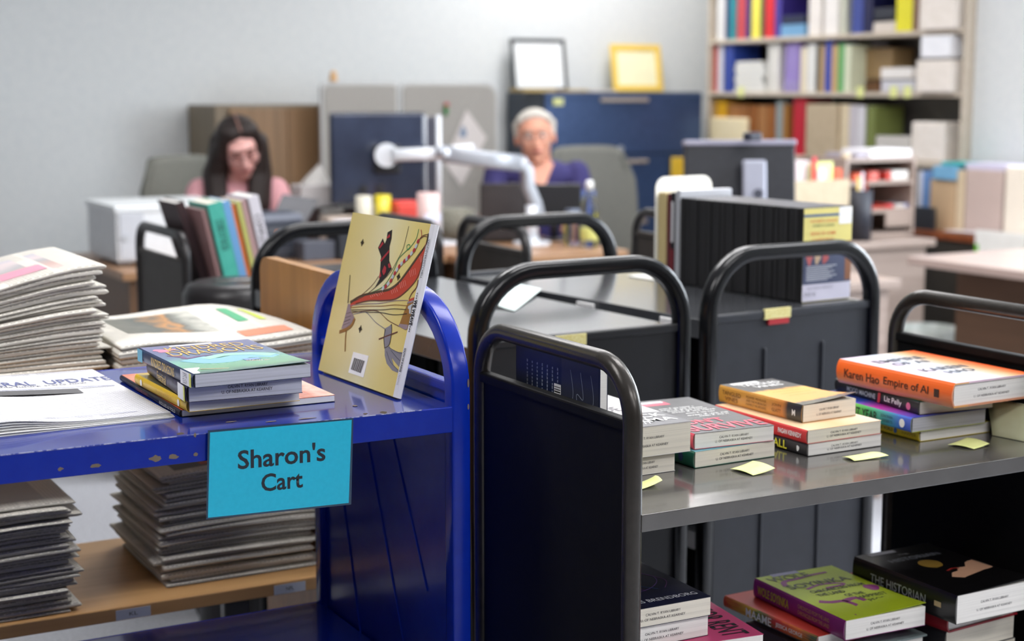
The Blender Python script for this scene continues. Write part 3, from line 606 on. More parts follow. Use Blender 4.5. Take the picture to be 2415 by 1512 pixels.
# -- newsletter sheets ------------------------------------------------------------------
NEWSL = newsprint('newsletter_print', (226, 226, 230), (110, 110, 124), 3, 90, .8)
def newsletter():
    c = P(408, 984, Z=BZ); far = P(222, 880, Z=BZ); near_left = Vector((c.x-.28, c.y-.012, BZ)); far_left = near_left+(far-c)
    t = thing('newsletter', 'stack of white printed newsletter sheets lying open on the blue cart', 'newsletter', (c.x, c.y, BZ))
    for k in range(6):
        zz = .0008+k*.0011; jx = random.uniform(-.003, .003); jy = random.uniform(-.004, .002)*(5-k)*.4
        def fn(u, v, zz=zz, jx=jx, jy=jy, k=k):
            p = near_left*(1-u)*(1-v)+c*u*(1-v)+far*u*v+far_left*(1-u)*v-c
            wave = .0028*(k/5)*math.exp(-((u-.28)/.18)**2)*(1-v*.5)*2.2+.0010*k*(1-u)
            p.z = zz+wave+.002*(k/5)*math.sin(u*7)*.3*(1-v); p.x += jx; p.y += jy; return p
        MB().grid(fn, 24, 12, thick=.0004).build('sheet', NEWSL if k == 5 else WHITE, t)
    du, dv = c-near_left, far-c
    def topz(x, y):
        v = (y-0)/dv.y; u = 1-((c.x-c.x)-(x-dv.x*v))/du.x if False else 1+(x-dv.x*v)/du.x; u = min(1, max(-.2, u))
        wave = .0028*math.exp(-((u-.28)/.18)**2)*(1-v*.5)*2.2+.0010*5*(1-u); return .0008+5*.0011+wave+.002*math.sin(u*7)*.3*(1-v)
    def drape(o, e=.0004):
        for q in o.data.vertices: q.co.z = topz(q.co.x, q.co.y)+e
    def onsheet(px, py): q = P(px, py, Z=BZ+.0085)-c; return (q.x, q.y)
    u2 = (1, 0, 0); v2 = ((far-c).x/(far-c).length, (far-c).y/(far-c).length, 0)
    BLU2 = mat((96, 104, 150), .6)
    a = onsheet(80, 904); lettering(t, 'GENERAL  UPDATE', (a[0], a[1], .0105), u2, v2, .21, .032, BLU2, .01)
    m = onsheet(80, 930); decal(t, 'printed_photo', [(-.075, -.018), (.052, -.018), (.052, .018), (-.075, .018)], mat((96, 96, 98), .6), (m[0]+.01, m[1], .0106)); decal(t, 'printed_photo', [(-.02, -.006), (-.01, .012), (.0, .004), (.012, .011), (.02, -.006)], mat((190, 190, 190), .6), (m[0]+.012, m[1], .0109))
    a = onsheet(70, 916); lettering(t, 'Sustainable future starts now', (a[0], a[1]+.012, .0104), u2, v2, .16, .009, INK)
    a = onsheet(200, 968); decal(t, 'rule_line', ribbon([( -.22, -.004), (-.1, -.004), (0, -.002), (.09, .004)], .0016), BLU2, (c.x*0-.13, .018, .0092))
    decal(t, 'rule_line', [(-.1, -.0015), (.1, -.0015), (.1, .0015), (-.1, .0015)], BLU2, (a[0]-.02, a[1]+.16, .0108))
    for o in list(t.children):
        if o.name.startswith('sheet'): continue
        drape(o, .0005+(.0004 if len(o.data.vertices) < 12 and o.name.startswith('printed_photo.0') else 0)+(.0003 if o.name.startswith('rule') else 0))
    return t
newsletter()

# ================================================================ BOOKS ON THE BRONZE CART, TOP SHELF
Z0 = DZ+.0006
# blue paperback standing against the end of the cart
NAVY = noisemat('navy_back_cover', (18, 30, 62), (24, 38, 74), 30, .4)
bx, by_, tB = 1.078, P(1415, 900, X=1.066).y, .012
bb = thing('book', 'dark blue paperback standing behind the end of the bronze cart', 'book', (bx, by_, Z0), 0)
hB, wB = .178, min(.225, P(1207, 860, X=1.066).y-by_)   # lies on its long side
BK_ = MB(); BK_.box((-tB, 0, 0), (-tB+.0007, wB, hB)); BK_.box((-.0007, 0, 0), (0, wB, hB)); BK_.build('cover', NAVY, bb)
MB().box((-tB+.0007, .0006, .0006), (-.0007, wB-.0006, hB-.001)).build('page_block', PAGE, bb)
# artwork and print on the face turned to the camera (-x side)
SW = gradmat('smoke_art', [(0, (44, 48, 66)), (.3, (62, 66, 84)), (.5, (40, 44, 60)), (.75, (70, 74, 92)), (1, (38, 42, 60))], 'U', noise_amt=.3, nscale=5)
fu, fv = (0, -1, 0), (0, 0, 1)
decal(bb, 'cover_art', [(-.048, 0), (.048, 0), (.048, hB), (-.048, hB)], mat((52, 56, 74), .4), (-tB-.0001, .050, 0), fu, fv)
PL = mat((150, 158, 176), .5)
for k, (y, a) in enumerate(((.078, 1), (.052, 1.3), (.026, .9))):
    decal(bb, 'printed_swirl', ribbon(spline([(y-.050-.0, 0), (y-.058, .03*a), (y-.046, .06), (y-.060, .09*a), (y-.043, .115), (y-.05, .15)], 8), .0009), PL, (-tB-.0004, .050, 0), fu, fv)
for k in range(7):
    x = .108+k*.014; rr = random.Random(k)
    rows = []
    for j in range(26):
        a = .006+j*.0055; rows.append([(x-.0012-.157, a), (x+.0012-.157, a), (x+.0012-.157, a+rr.uniform(.002, .0045)), (x-.0012-.157, a+rr.uniform(.002, .0045))])
    decal(bb, 'printed_text', [[(-(p[0]), p[1]) for p in r_][::-1] for r_ in rows], PL, (-tB-.0002, .157, 0), fu, fv)
decal(bb, 'barcode_label', [(-.009, .0), (.009, .0), (.009, .04), (-.009, .04)], LABELW, (-tB-.0003, .108, .085), fu, fv)
decal(bb, 'barcode_bar', [[(-.008, .003+k*.0036), (.008, .003+k*.0036), (.008, .003+k*.0036+[.001, .002, .0013][k % 3]), (-.008, .003+k*.0036+[.001, .002, .0013][k % 3])] for k in range(10)], BLACK, (-tB-.0006, .108, .085), fu, fv)

# left stack
m1 = book('thick cream paged paperback, lower of the two nearest the tubular frame', P(1592, 1110, Z=Z0)+Vector((-.105, 0, 0)), 0, .105, .178, .0265, mat((226, 224, 220), .5), WHITE, PAGEC)
MAM = mat((214, 210, 212), .4, name='pale_cover')
m2 = book('thick paperback with white and charcoal cover beside the tubular frame', P(1629, 1064, Z=Z0+.0272)+Vector((-.139, 0, 0)), 0, .139, .226, .042, MAM, MAM, PAGEC)
decal(m2, 'printed_panel', [(0, 0), (.139, 0), (.139, .075)]+[(.139-.139*k/10, .075+.012*math.sin(k*.55)-.002*k) for k in range(1, 11)], mat((92, 92, 96), .4), (0, 0, .0422))
lettering(m2, 'BLACK', (.086, .058, .0427), (1,0,0), (0,1,0), .088, .02, WHITE, .008); lettering(m2, 'MAMA', (.086, .03, .0427), (1,0,0), (0,1,0), .09, .021, WHITE, .008)
decal(m2, 'printed_lines', [q for k in range(6) for q in ribbon([(.045+k*.007, .012), (.06+k*.007, .05)], .002)], mat((200, 200, 202), .4), (0, 0, .04245))
lettering(m2, 'CHLOE', (.06, .12, .0425), (1,0,0), (0,1,0), .075, .03, mat((130, 128, 130), .5), 0)
g1 = book('green spined paperback with light blue cover and warped stamped pages', P(1635, 1105, Z=Z0), .03, .146, .216, .0235, noisemat('green_spine', (20, 96, 76), (26, 108, 86), 30, .35), mat((110, 170, 184), .35), PAGEC)
decal(g1, 'emblem', [(.0055*math.cos(k*PI/8), .0065*math.sin(k*PI/8)) for k in range(16)], mat((40, 60, 110), .5), (-.0013, .028, .012), (0,-1,0), (0,0,1))
SVT = noisemat('charcoal_cover', (70, 70, 72), (80, 80, 82), 30, .4)
s1 = book('charcoal and pink red lettered book lying on the green spined one', P(1634, 1061, Z=Z0+.0242), -.06, .136, .232, .0225, mat((206, 70, 90), .4), SVT, PAGE)
PK = mat((226, 80, 104), .4)
lettering(s1, 'SURVIVE', (.07, .028, .0231), (1,0,0), (0,1,0), .126, .036, PK, .012); lettering(s1, "DON'T", (.048, .066, .0231), (1,0,0), (0,1,0), .088, .026, PK, .012)
for k, (wd_, y) in enumerate(((.06, .165), (.075, .155), (.07, .145), (.075, .135), (.05, .122), (.07, .108), (.05, .098))):
    lettering(s1, 'even if we never speak of it'[:18-k], (.072+.004*k, y, .0231), (1,0,0), (0,1,0), wd_, .007, WHITE, .01)
lettering(s1, 'I am the one who did it', (.08, .088, .0231), (1,0,0), (0,1,0), .08, .004, mat((130, 130, 132), .4), 0)
decal(s1, 'printed_block', [(-.028, -.012), (.028, -.012), (.028, .012), (-.028, .012)], PK, (.052, .205, .0226)); decal(s1, 'barcode_label', [(-.024, -.005), (.024, -.005), (.024, .005), (-.024, .005)], LABELW, (.052, .213, .023))
# middle stack
a1 = book('black spined paperback with yellow letters at the bottom of the middle stack', P(1902, 1077, Z=Z0), .01, .142, .232, .0175, noisemat('black_spine', (30, 30, 33), (38, 38, 42), 30, .4), mat((200, 196, 190), .4), PAGE)
lettering(a1, 'THE CALL', (-.0014, .085, .0088), (0,-1,0), (0,0,1), .085, .0125, mat((232, 226, 60), .4), .02); decal(a1, 'emblem', blob2(0, 0, .003, .0045, 12), WHITE, (-.0014, .018, .0088), (0,-1,0), (0,0,1))
RED = mat((204, 44, 46), .4, name='red_cover')
a2 = book('red spined paperback with white lettering in the middle stack', P(1901, 1048, Z=Z0+.018), .02, .143, .216, .020, RED, gradmat('cream_orange_cover', [(0, (240, 210, 170)), (.5, (238, 190, 140)), (1, (240, 224, 200))], 'U'), PAGEC)
lettering(a2, 'THE SECRET HISTORY OF THE RAPE KIT', (-.0014, .142, .0105), (0,-1,0), (0,0,1), .122, .0072, WHITE, .02); lettering(a2, 'PAGAN KENNEDY', (-.0014, .035, .0105), (0,-1,0), (0,0,1), .052, .0072, WHITE, .02)
TVT = gradmat('tangled_cover', [(0, (92, 88, 84)), (.09, (96, 92, 86)), (.12, (240, 176, 96)), (.35, (244, 180, 104)), (.58, (242, 188, 98)), (.64, (84, 82, 80)), (1, (74, 72, 72))], 'V', noise_amt=.09, nscale=9)
a3 = book('small thick orange and black paperback, topmost of the middle stack', P(1890, 998, Z=Z0+.0385), .05, .108, .19, .0265, gradmat('tangled_spine', [(0, (206, 150, 60)), (.55, (208, 148, 66)), (.78, (200, 124, 50)), (.84, (40, 36, 34)), (1, (30, 28, 28))], 'U'), TVT, PAGEC, lift=.009)
BRN = mat((96, 60, 24), .5)
lettering(a3, 'TANGLED', (-.0014, .158, .0172), (0,-1,0), (0,0,1), .044, .0066, BRN); lettering(a3, 'VINES', (-.0014, .158, .0085), (0,-1,0), (0,0,1), .030, .0066, BRN)
for k, s in enumerate(('POWER PRIVILEGE', 'AND THE MURDAUGH', 'FAMILY MURDERS')): lettering(a3, s, (-.0014, .100, .019-k*.0056), (0,-1,0), (0,0,1), .046, .0036, BRN)
lettering(a3, 'JOHN', (-.0014, .054, .0176), (0,-1,0), (0,0,1), .02, .005, BRN); lettering(a3, 'GLATT', (-.0014, .054, .0098), (0,-1,0), (0,0,1), .02, .005, BRN); lettering(a3, 'M', (-.0014, .016, .013), (0,-1,0), (0,0,1), .007, .009, WHITE, .02)
lettering(a3, 'TANGLED', (.058, .162, .0269), (1,0,0), (0,1,0), .078, .014, WHITE, .01); lettering(a3, 'VINES', (.06, .143, .0269), (1,0,0), (0,1,0), .055, .013, WHITE, .01); decal(a3, 'barcode_label', [(-.026, -.0055), (.026, -.0055), (.026, .0055), (-.026, .0055)], LABELW, (.042, .179, .0266))
for k in range(4): lettering(a3, 'POWER PRIVILEGE AND THE MURDERS'[:24-k*2], (.06, .112-k*.016, .0268), (1,0,0), (0,1,0), .07-.006*k, .004, mat((214, 140, 70), .5))
# right stack
c1 = book('yellow spined paperback, lowest of the right hand stack', P(2167, 1042, Z=Z0), 0, .146, .216, .0165, noisemat('mustard_spine', (206, 184, 30), (216, 194, 44), 30, .4), mat((200, 190, 70), .4), PAGE, stamp=False)
lettering(c1, 'A YEAR OF THINKING IN THE WORLD', (-.0014, .105, .008), (0,-1,0), (0,0,1), .10, .005, BLACK, .01); decal(c1, 'emblem', [(.0035*math.cos(k*PI/6), .0042*math.sin(k*PI/6)) for k in range(12)], mat((40, 90, 170), .4), (-.0014, .050, .008), (0,-1,0), (0,0,1))
lettering(c1, 'HARPER', (-.0014, .02, .008), (0,-1,0), (0,0,1), .03, .005, mat((150, 130, 20), .5))
YRS = gradmat('year_spine', [(0, (196, 208, 60)), (.3, (150, 206, 60)), (.55, (70, 178, 90)), (.8, (50, 140, 170)), (.9, (56, 104, 204)), (1, (60, 90, 200))], 'U')
c2 = book('green to blue spined paperback with the word YEAR, right hand stack', P(2148, 1021, Z=Z0+.017), -.01, .150, .225, .0225, YRS, gradmat('year_cover', [(0, (60, 80, 190)), (.4, (200, 60, 170)), (.6, (60, 90, 200)), (1, (50, 60, 130))], 'V'), PAGEG, stamp=False)
lettering(c2, 'DIFFERENT YEAR', (-.0014, .128, .0115), (0,-1,0), (0,0,1), .11, .0135, mat((36, 60, 40), .5), .012); lettering(c2, 'SONORAN', (-.0014, .052, .0155), (0,-1,0), (0,0,1), .026, .0045, mat((36, 60, 60), .5)); lettering(c2, 'DESERTS', (-.0014, .050, .0085), (0,-1,0), (0,0,1), .022, .0045, mat((36, 60, 60), .5))
decal(c2, 'emblem', [(.0058*math.cos(k*PI/8), .0066*math.sin(k*PI/8)) for k in range(16)], WHITE, (-.0016, .018, .0115), (0,-1,0), (0,0,1))
c3 = book('black spined paperback with pink dot beneath the orange hardback', P(2165, 979, Z=Z0+.040), -.10, .140, .215, .0195, noisemat('black_spine', (30, 30, 33), (38, 38, 42), 30, .4), mat((50, 110, 90), .4), PAGEC, stamp=False)
lettering(c3, 'Liz Pelly', (-.0014, .060, .0095), (0,-1,0), (0,0,1), .043, .011, WHITE, .01); lettering(c3, 'MOOD MACHINE', (-.0014, .142, .0095), (0,-1,0), (0,0,1), .075, .008, mat((190, 196, 200), .5), .01)
decal(c3, 'emblem', [(.0052*math.cos(k*PI/8), .0058*math.sin(k*PI/8)) for k in range(16)], mat((226, 110, 150), .4), (-.0015, .022, .0095), (0,-1,0), (0,0,1)); decal(c3, 'emblem', [(-.004, -.008), (.002, -.008), (.004, .008), (-.002, .008)], mat((196, 50, 60), .4), (-.0015, .095, .0095), (0,-1,0), (0,0,1))
ORS = gradmat('orange_spine', [(0, (214, 150, 116)), (.25, (226, 124, 72)), (.55, (244, 106, 36)), (1, (250, 108, 30))], 'V', .4)
EMT = gradmat('orange_pastel_cover', [(0, (226, 198, 214)), (.25, (222, 206, 226)), (.45, (204, 214, 228)), (.62, (222, 214, 206)), (.76, (232, 190, 140)), (.88, (240, 130, 66)), (1, (248, 94, 28))], 'U', .4, noise_amt=.08, nscale=3)
c4 = book('thick orange spined hardback, topmost of the right hand stack', P(2248, 964, Z=Z0+.0605), .03, .163, .246, .0375, ORS, EMT, PAGE, hard=True, back=ORS)
lettering(c4, 'Karen Hao', (-.0045, .188, .0185), (0,-1,0), (0,0,1), .078, .0135, mat((70, 34, 16), .5), .01); lettering(c4, 'Empire of AI', (-.0045, .093, .0185), (0,-1,0), (0,0,1), .094, .0155, mat((70, 34, 16), .5), .01); decal(c4, 'emblem', [(-.005, -.006), (.005, -.006), (.005, .006), (-.005, .006)], mat((60, 34, 24), .5), (-.0043, .030, .0185), (0,-1,0), (0,0,1))
GR = mat((88, 92, 104), .5)
lettering(c4, 'EMPIRE', (.075, .19, .0379), (1,0,0), (0,1,0), .10, .022, GR, .012); lettering(c4, 'OF AI', (.07, .16, .0379), (1,0,0), (0,1,0), .07, .02, GR, .012); lettering(c4, 'KAREN', (.08, .10, .0379), (1,0,0), (0,1,0), .09, .022, GR, .012); lettering(c4, 'HAO', (.085, .07, .0379), (1,0,0), (0,1,0), .055, .02, GR, .012)
for z in (.0012, .0352): MB().box((.001, -.0006, z), (.03, .0004, z+.0012)).build('head_band', mat((232, 180, 90), .5), c4)
# paper notes on the bronze cart
PN = noisemat('sticky_note_yellow', (228, 234, 150), (236, 240, 164), 60, .6)
def note(lab, c, z=DZ, cu=.010): return quad_sheet('sticky_note', lab, 'sticky note', [(c[i][0], c[i][1], .001) for i in range(4)], z+.0004, PN, lambda u, v: cu*(u**2)*.9+.002*abs(math.sin(3*v)), group=None)
note('pale yellow sticky note beside the upright tube of the bronze cart', [(1504, 1156), (1562, 1142), (1545, 1131), (1500, 1140)], cu=.006)
note('pale yellow sticky note in front of the green spined book', [(1776, 1121), (1828, 1110), (1775, 1093), (1722, 1106)], cu=.004)
note('pale yellow sticky note in front of the middle book stack', [(2015, 1087), (2096, 1077), (2055, 1069), (1986, 1078)], cu=.002)
note('pale yellow sticky note in front of the right hand book stack', [(2297, 1059), (2334, 1049), (2280, 1035), (2235, 1049)], cu=.002)
# larger pale sheet leaning at the end of the shelf
ps = thing('paper_slip', 'large pale green yellow paper slip leaning at right end of bronze cart', 'paper', P(2340, 1026, Z=DZ))
qa = [P(2340, 1026, Z=DZ+.001), P(2460, 1050, Z=DZ+.001)]; d_ = Vector((.030, .045, .048)); q0 = ps.location.copy()
MB().grid(lambda u, v: qa[0]*(1-u)+qa[1]*u+d_*v+Vector((0, 0, .004*math.sin(PI*v)))-q0, 6, 8, thick=.0003).build('sheet', noisemat('pale_green_paper', (214, 216, 176), (220, 222, 186), 40, .7), ps)
for k in range(3): decal(ps, 'handwriting', ribbon(spline([(.012+.006*j, .03+k*.016+.0025*math.sin(j*2.2+k)) for j in range(8)], 3), .0006), mat((150, 150, 130), .6), (0, 0, .0006), ((qa[1]-qa[0]).normalized()), d_.normalized(), .0002)

# ---------------------------------------------------------------- lower shelf of the bronze cart
ZL = .4806
def pl(px, py, z): return P(px, py, Z=z)
NV = noisemat('navy_cover', (14, 16, 40), (20, 24, 56), 30, .35)
zt = .706
# left pile: pink and black book at the bottom, two stamped paperbacks above
for j, (t_, cl_) in enumerate(((.040, (60, 70, 90)), (.042, (120, 110, 100)), (.038, (40, 60, 60)))):
    book(['blue grey book at the bottom of the lower left pile on bronze cart', 'brown grey book second from the bottom of the lower left pile', 'dark green book beneath the pink and black one'][j], (1.070+.004*j, 1.648, ZL+[0, .0405, .083][j]), .01, .150, .228, t_, mat(cl_, .5), None, PAGE, stamp=False)
k0 = book('pink and black lettered book in the lower left pile on bronze cart', (1.115, 1.640, ZL+.1215), -.12, .165, .24, .022, noisemat('pink_cover', (190, 60, 110), (200, 70, 120), 30, .4), mat((196, 66, 116), .4, name='pink_front'), PAGE, stamp=False)
lettering(k0, 'THIRTY', (.13, .17, .0224), (0,-1,0), (1,0,0), .10, .04, mat((26, 22, 30), .5), .012); lettering(k0, 'FOR RENT', (.13, .065, .0224), (0,-1,0), (1,0,0), .11, .04, mat((26, 22, 30), .5), .012)
kz = ZL+.144
k1 = book('white paged paperback under the navy one on the lower shelf', (1.060, 1.652, kz), .0, .150, .228, .029, mat((60, 60, 70), .5), mat((150, 156, 170), .5), PAGE)
k2 = book('navy paperback with jellyfish drawing, top of the lower left pile', (1.058, 1.650, kz+.0295), -.02, .152, .228, .026, NV, NV, PAGEC)
lettering(k2, 'NICKLAS BRENDBORG', (.075, .022, .0264), (1,0,0), (0,1,0), .135, .011, mat((216, 218, 228), .4), .006)
q = random.Random(5)
for k in range(7):
    p = [(.02+.017*k+q.uniform(-.01, .01), .06), (.03+.015*k+q.uniform(-.02, .02), .09), (.04+.012*k+q.uniform(-.02, .02), .13), (.05+.012*k, .17)]
    decal(k2, 'printed_jellyfish', ribbon(spline(p, 6), .0008), [mat((140, 70, 150), .4), mat((60, 110, 180), .4)][k % 2], (0, 0, .0263))
decal(k2, 'printed_jellyfish', ribbon(spline([(.02, .075), (.05, .06), (.09, .063), (.12, .085), (.13, .11), (.12, .13)], 8), .0011), mat((120, 80, 170), .4), (0, 0, .0263))
# middle pile
SOY = mat((176, 196, 30), .4, name='lime_cover'); PUR = mat((140, 36, 120), .4, name='purple_spine_b')
mz = ZL
h1 = book('grey covered hardback under the lime green one, lower shelf', P(2198, 1500, Z=.551)+Vector((-.150, .01, 0)), .0, .150, .226, .022, mat((100, 112, 112), .5), mat((120, 134, 134), .5), PAGE, hard=True)
h1.location.z = ZL+.048
h0 = book('thick paperback at the very bottom of the middle lower pile', (h1.location.x-.01, h1.location.y, ZL), .02, .150, .226, .0475, mat((80, 70, 60), .5), mat((120, 110, 100), .5), PAGEC, stamp=False)
h2 = book('red green and yellow spined paperback under the lime green one', (h1.location.x-.035, h1.location.y+.03, ZL+.0705), .03, .148, .216, .018, gradmat('maame_spine', [(0, (200, 50, 40)), (.3, (222, 180, 50)), (.4, (60, 110, 60)), (.6, (200, 50, 40)), (.8, (230, 120, 40)), (1, (60, 100, 60))], 'U', noise_amt=.35, nscale=10), mat((200, 60, 44), .4), PAGE, stamp=False)
lettering(h2, 'MAAME', (-.0014, .13, .009), (0,-1,0), (0,0,1), .06, .013, WHITE, .012); lettering(h2, 'JESSICA GEORGE', (-.0014, .06, .009), (0,-1,0), (0,0,1), .06, .008, WHITE, .01)
h3 = book('lime green and purple paperback, topmost of the middle lower pile', P(1990, 1512, Z=ZL+.0890), -.04, .150, .222, .030, PUR, SOY, PAGE, lift=.005)
h3.location.z = ZL+.0890
DG = mat((60, 66, 24), .5)
lettering(h3, 'WOLE', (.05, .200, .0304), (1,0,0), (0,1,0), .075, .021, DG, .016); lettering(h3, 'SOYINKA', (.075, .158, .0304), (1,0,0), (0,1,0), .115, .02, DG, .02)
for s_, x, y, wd_ in (('CHRONICLES FROM', .085, .125, .10), ('THE LAND', .06, .108, .05), ('OF THE', .09, .09, .035), ('HAPPIEST', .11, .074, .055), ('PEOPLE', .113, .056, .045), ('ON EARTH', .115, .036, .055)): lettering(h3, s_, (x, y, .0304), (1,0,0), (0,1,0), wd_, .0115, DG, .02)
decal(h3, 'printed_figure', ribbon(spline([(.02, .165), (.03, .185), (.06, .19), (.09, .195), (.12, .197)], 6), .010, .006), PUR, (0, 0, .0302)); decal(h3, 'printed_figure', blob2(.135, .105, .012, .014, wob=.1), PUR, (0, 0, .0302)); decal(h3, 'printed_figure', ribbon(spline([(.04, .14), (.07, .15), (.1, .145), (.105, .135), (.07, .132)], 6), .006), PUR, (0, 0, .0302))
for p in ([(.02, .085), (.035, .075), (.055, .07), (.06, .045), (.05, .02), (.03, .012)], [(.055, .07), (.08, .075), (.085, .05), (.07, .03), (.075, .012), (.1, .008)]): decal(h3, 'printed_figure', ribbon(spline(p, 6), .012, .006), PUR, (0, 0, .0302))
decal(h3, 'barcode_label', [(-.025, -.0055), (.025, -.0055), (.025, .0055), (-.025, .0055)], mat((150, 150, 180), .4), (.055, .218, .0304)); lettering(h3, 'WOLE SOYINKA', (-.0014, .17, .015), (0,-1,0), (0,0,1), .08, .014, mat((196, 196, 60), .4), .02)
for k in range(2): lettering(h3, 'CHRONICLES FROM THE LAND', (-.0014, .07, .02-k*.009), (0,-1,0), (0,0,1), .075, .006, mat((196, 160, 90), .4))
# right pile
e0 = book('red hardback under the black covered novel, lower shelf', P(2200, 1518, Z=.545)+Vector((.03, .0, 0)), .08, .155, .232, .026, mat((150, 26, 40), .4), mat((170, 36, 50), .4), PAGE, hard=True); e0.location.z = ZL+.075
for j in range(2):
    book(['dark book on the lower shelf beneath the red hardback', 'dark book at the bottom of the right lower pile'][j], (e0.location.x+.004*j, e0.location.y+.006, ZL+.0375*(1-j)), .06, .152, .228, .037, mat((44, 44, 50), .5), mat((60, 60, 66), .5), PAGEC, stamp=False)
HC = mat((16, 14, 15), .28, name='gloss_black_cover')
e1 = book('black covered novel with a gold seal, right end of lower shelf', P(2228, 1480, Z=ZL+.102), .0, .155, .222, .044, HC, HC, PAGE, lift=.006); e1.location.z = ZL+.102; e1.location.x += .020
lettering(e1, 'THE', (.075, .192, .0444), (1,0,0), (0,1,0), .02, .006, mat((150, 150, 156), .4)); lettering(e1, 'HISTORIAN', (.08, .172, .0444), (1,0,0), (0,1,0), .10, .014, mat((130, 134, 144), .4), .0)
decal(e1, 'gold_seal', [(.019*math.cos(k*PI/12), .019*math.sin(k*PI/12)) for k in range(24)], mat((150, 118, 50), .35), (.078, .135, .0443))
SK = mat((206, 160, 130), .5); decal(e1, 'printed_portrait', [(.06, .07), (.075, .085), (.09, .088), (.10, .10), (.115, .098), (.13, .115), (.15, .12), (.153, .05), (.12, .03), (.09, .045)], SK, (0, 0, .0442)); decal(e1, 'printed_portrait', blob2(.085, .03, .022, .018, seed=9), mat((120, 40, 30), .5), (0, 0, .0443)); decal(e1, 'printed_portrait', ribbon(spline([(.075, .095), (.09, .1), (.1, .096)], 5), .004, .002), mat((150, 40, 36), .5), (0, 0, .0446)); decal(e1, 'printed_portrait', blob2(.12, .045, .024, .014, seed=12), mat((214, 190, 120), .5), (0, 0, .0444))
lettering(e1, 'THE HISTORIAN', (-.0014, .12, .022), (0,-1,0), (0,0,1), .12, .014, mat((196, 198, 206), .4), .004); decal(e1, 'spine_mark', [(-.007, -.004), (.007, -.004), (.007, .004), (-.007, .004)], mat((206, 180, 130), .4), (-.0014, .035, .022), (0,-1,0), (0,0,1)); decal(e1, 'barcode_label', [(-.026, -.0055), (.026, -.0055), (.026, .0055), (-.026, .0055)], mat((150, 150, 160), .4), (.05, .212, .0444))

# ================================================================ DISC CASES ON THE BLACK CART
def case_mesh(m_c, m_s):
    # stands upright: spine on -x, front face on -y
    b = MB(); b.box((0, 0, 0), (.135, .0135, .19), .0012, 0); b.box((-.0004, .0016, .002), (.002, .0119, .188), .0004, 1); return b
CB = mat((20, 20, 22), .42, name='case_black'); CS = mat((30, 30, 33), .6, name='case_spine'); CT = mat((96, 96, 100), .35, name='case_wrap')
DZc = .9290
fx, fy = P(1890, 708, Y=2.455).x, 2.455
first = None; dirv = Vector((-.085, 1, 0)).normalized(); cang = math.atan2(-dirv.x, dirv.y)
for i in range(25):
    if first is None:
        first = thing('disc_case', 'slim black disc case standing in the long row on the black cart', 'disc case', (0, 0, 0), 0, 'black disc cases in a row')
        MB().box((0, 0, 0), (.135, .0134, .19), .0012).build('case_shell', CB, first)
        MB().box((-.0006, .0014, .003), (.001, .012, .187), .0004).build('spine_sleeve', CS, first)
        MB().box((.004, .001, .1899), (.133, .0124, .1906)).build('clear_edge', CT, first); o = first
    else:
        o = first.copy(); col.objects.link(o)
        for c in list(first.children): d = c.copy(); d.parent = o; col.objects.link(d)
    off = .0145*(i+1)+(.004 if i > 9 else 0); jit = .0012*math.sin(i*2.3)
    o.location = Vector((fx, fy, DZc))+dirv*off+Vector((jit, 0, 0)); o.rotation_euler = (0, 0, cang)
# front case with printed cover
dcs = thing('disc_case', 'yellow and blue printed disc case at the near end of the black row', 'disc case', (fx, fy, DZc), (0, 0, cang))
MB().box((0, 0, 0), (.137, .0134, .19), .0012).build('case_shell', CB, dcs)
def dd(nm, a, m, l=.0): return decal(dcs, nm, [(a[0], a[1]), (a[2], a[1]), (a[2], a[3]), (a[0], a[3])], m, (0, -.0002-l, 0), (1,0,0), (0,0,1), .0002)
dd('printed_sleeve', (.001, .001, .135, .189), mat((226, 214, 130), .35)); dd('printed_sleeve', (.001, .172, .135, .177), mat((70, 100, 140), .35), .0003)
dd('printed_photo', (.001, .036, .135, .100), mat((72, 80, 110), .4), .0003); dd('printed_panel', (.001, .002, .135, .036), mat((216, 214, 232), .4), .0003); dd('price_label', (.098, .155, .134, .189), LABELW, .0006); dd('printed_photo', (.118, .04, .135, .12), mat((140, 90, 60), .4), .0006)
ORG = mat((214, 110, 60), .4)
for k, (s_, y, wd_) in enumerate((('WHO NEEDS A LANGUAGE', .163, .075), ('STORIES OF COURAGE', .154, .06), ('SIGNS OF HOME', .138, .07), ('CARRYING', .125, .06), ('A FILM ABOUT LEARNING', .110, .085))): lettering(dcs, s_, (.055, -.0006, y), (1,0,0), (0,0,1), wd_, .007 if k > 1 else .005, ORG if k != 1 else mat((90, 110, 70), .4), .01)
for k, x in enumerate((.018, .04, .062)): decal(dcs, 'printed_figure', blob2(x, .088, .008, .011, seed=k), [mat((206, 110, 110), .4), mat((210, 180, 150), .4), mat((190, 90, 90), .4)][k], (0, -.0008, 0), (1,0,0), (0,0,1))
for k in range(8): dd('printed_text', (.01, .043+k*.004, .01+.06+.03*((k*37) % 5)/5, .045+k*.004), mat((196, 200, 214), .5), .0008)
lettering(dcs, 'FILM MEDIA PRESENTS', (.05, -.0008, .028), (1,0,0), (0,0,1), .07, .004, mat((110, 110, 130), .5)); lettering(dcs, 'DVD 42', (.022, -.0008, .016), (1,0,0), (0,0,1), .03, .007, mat((110, 110, 130), .5))
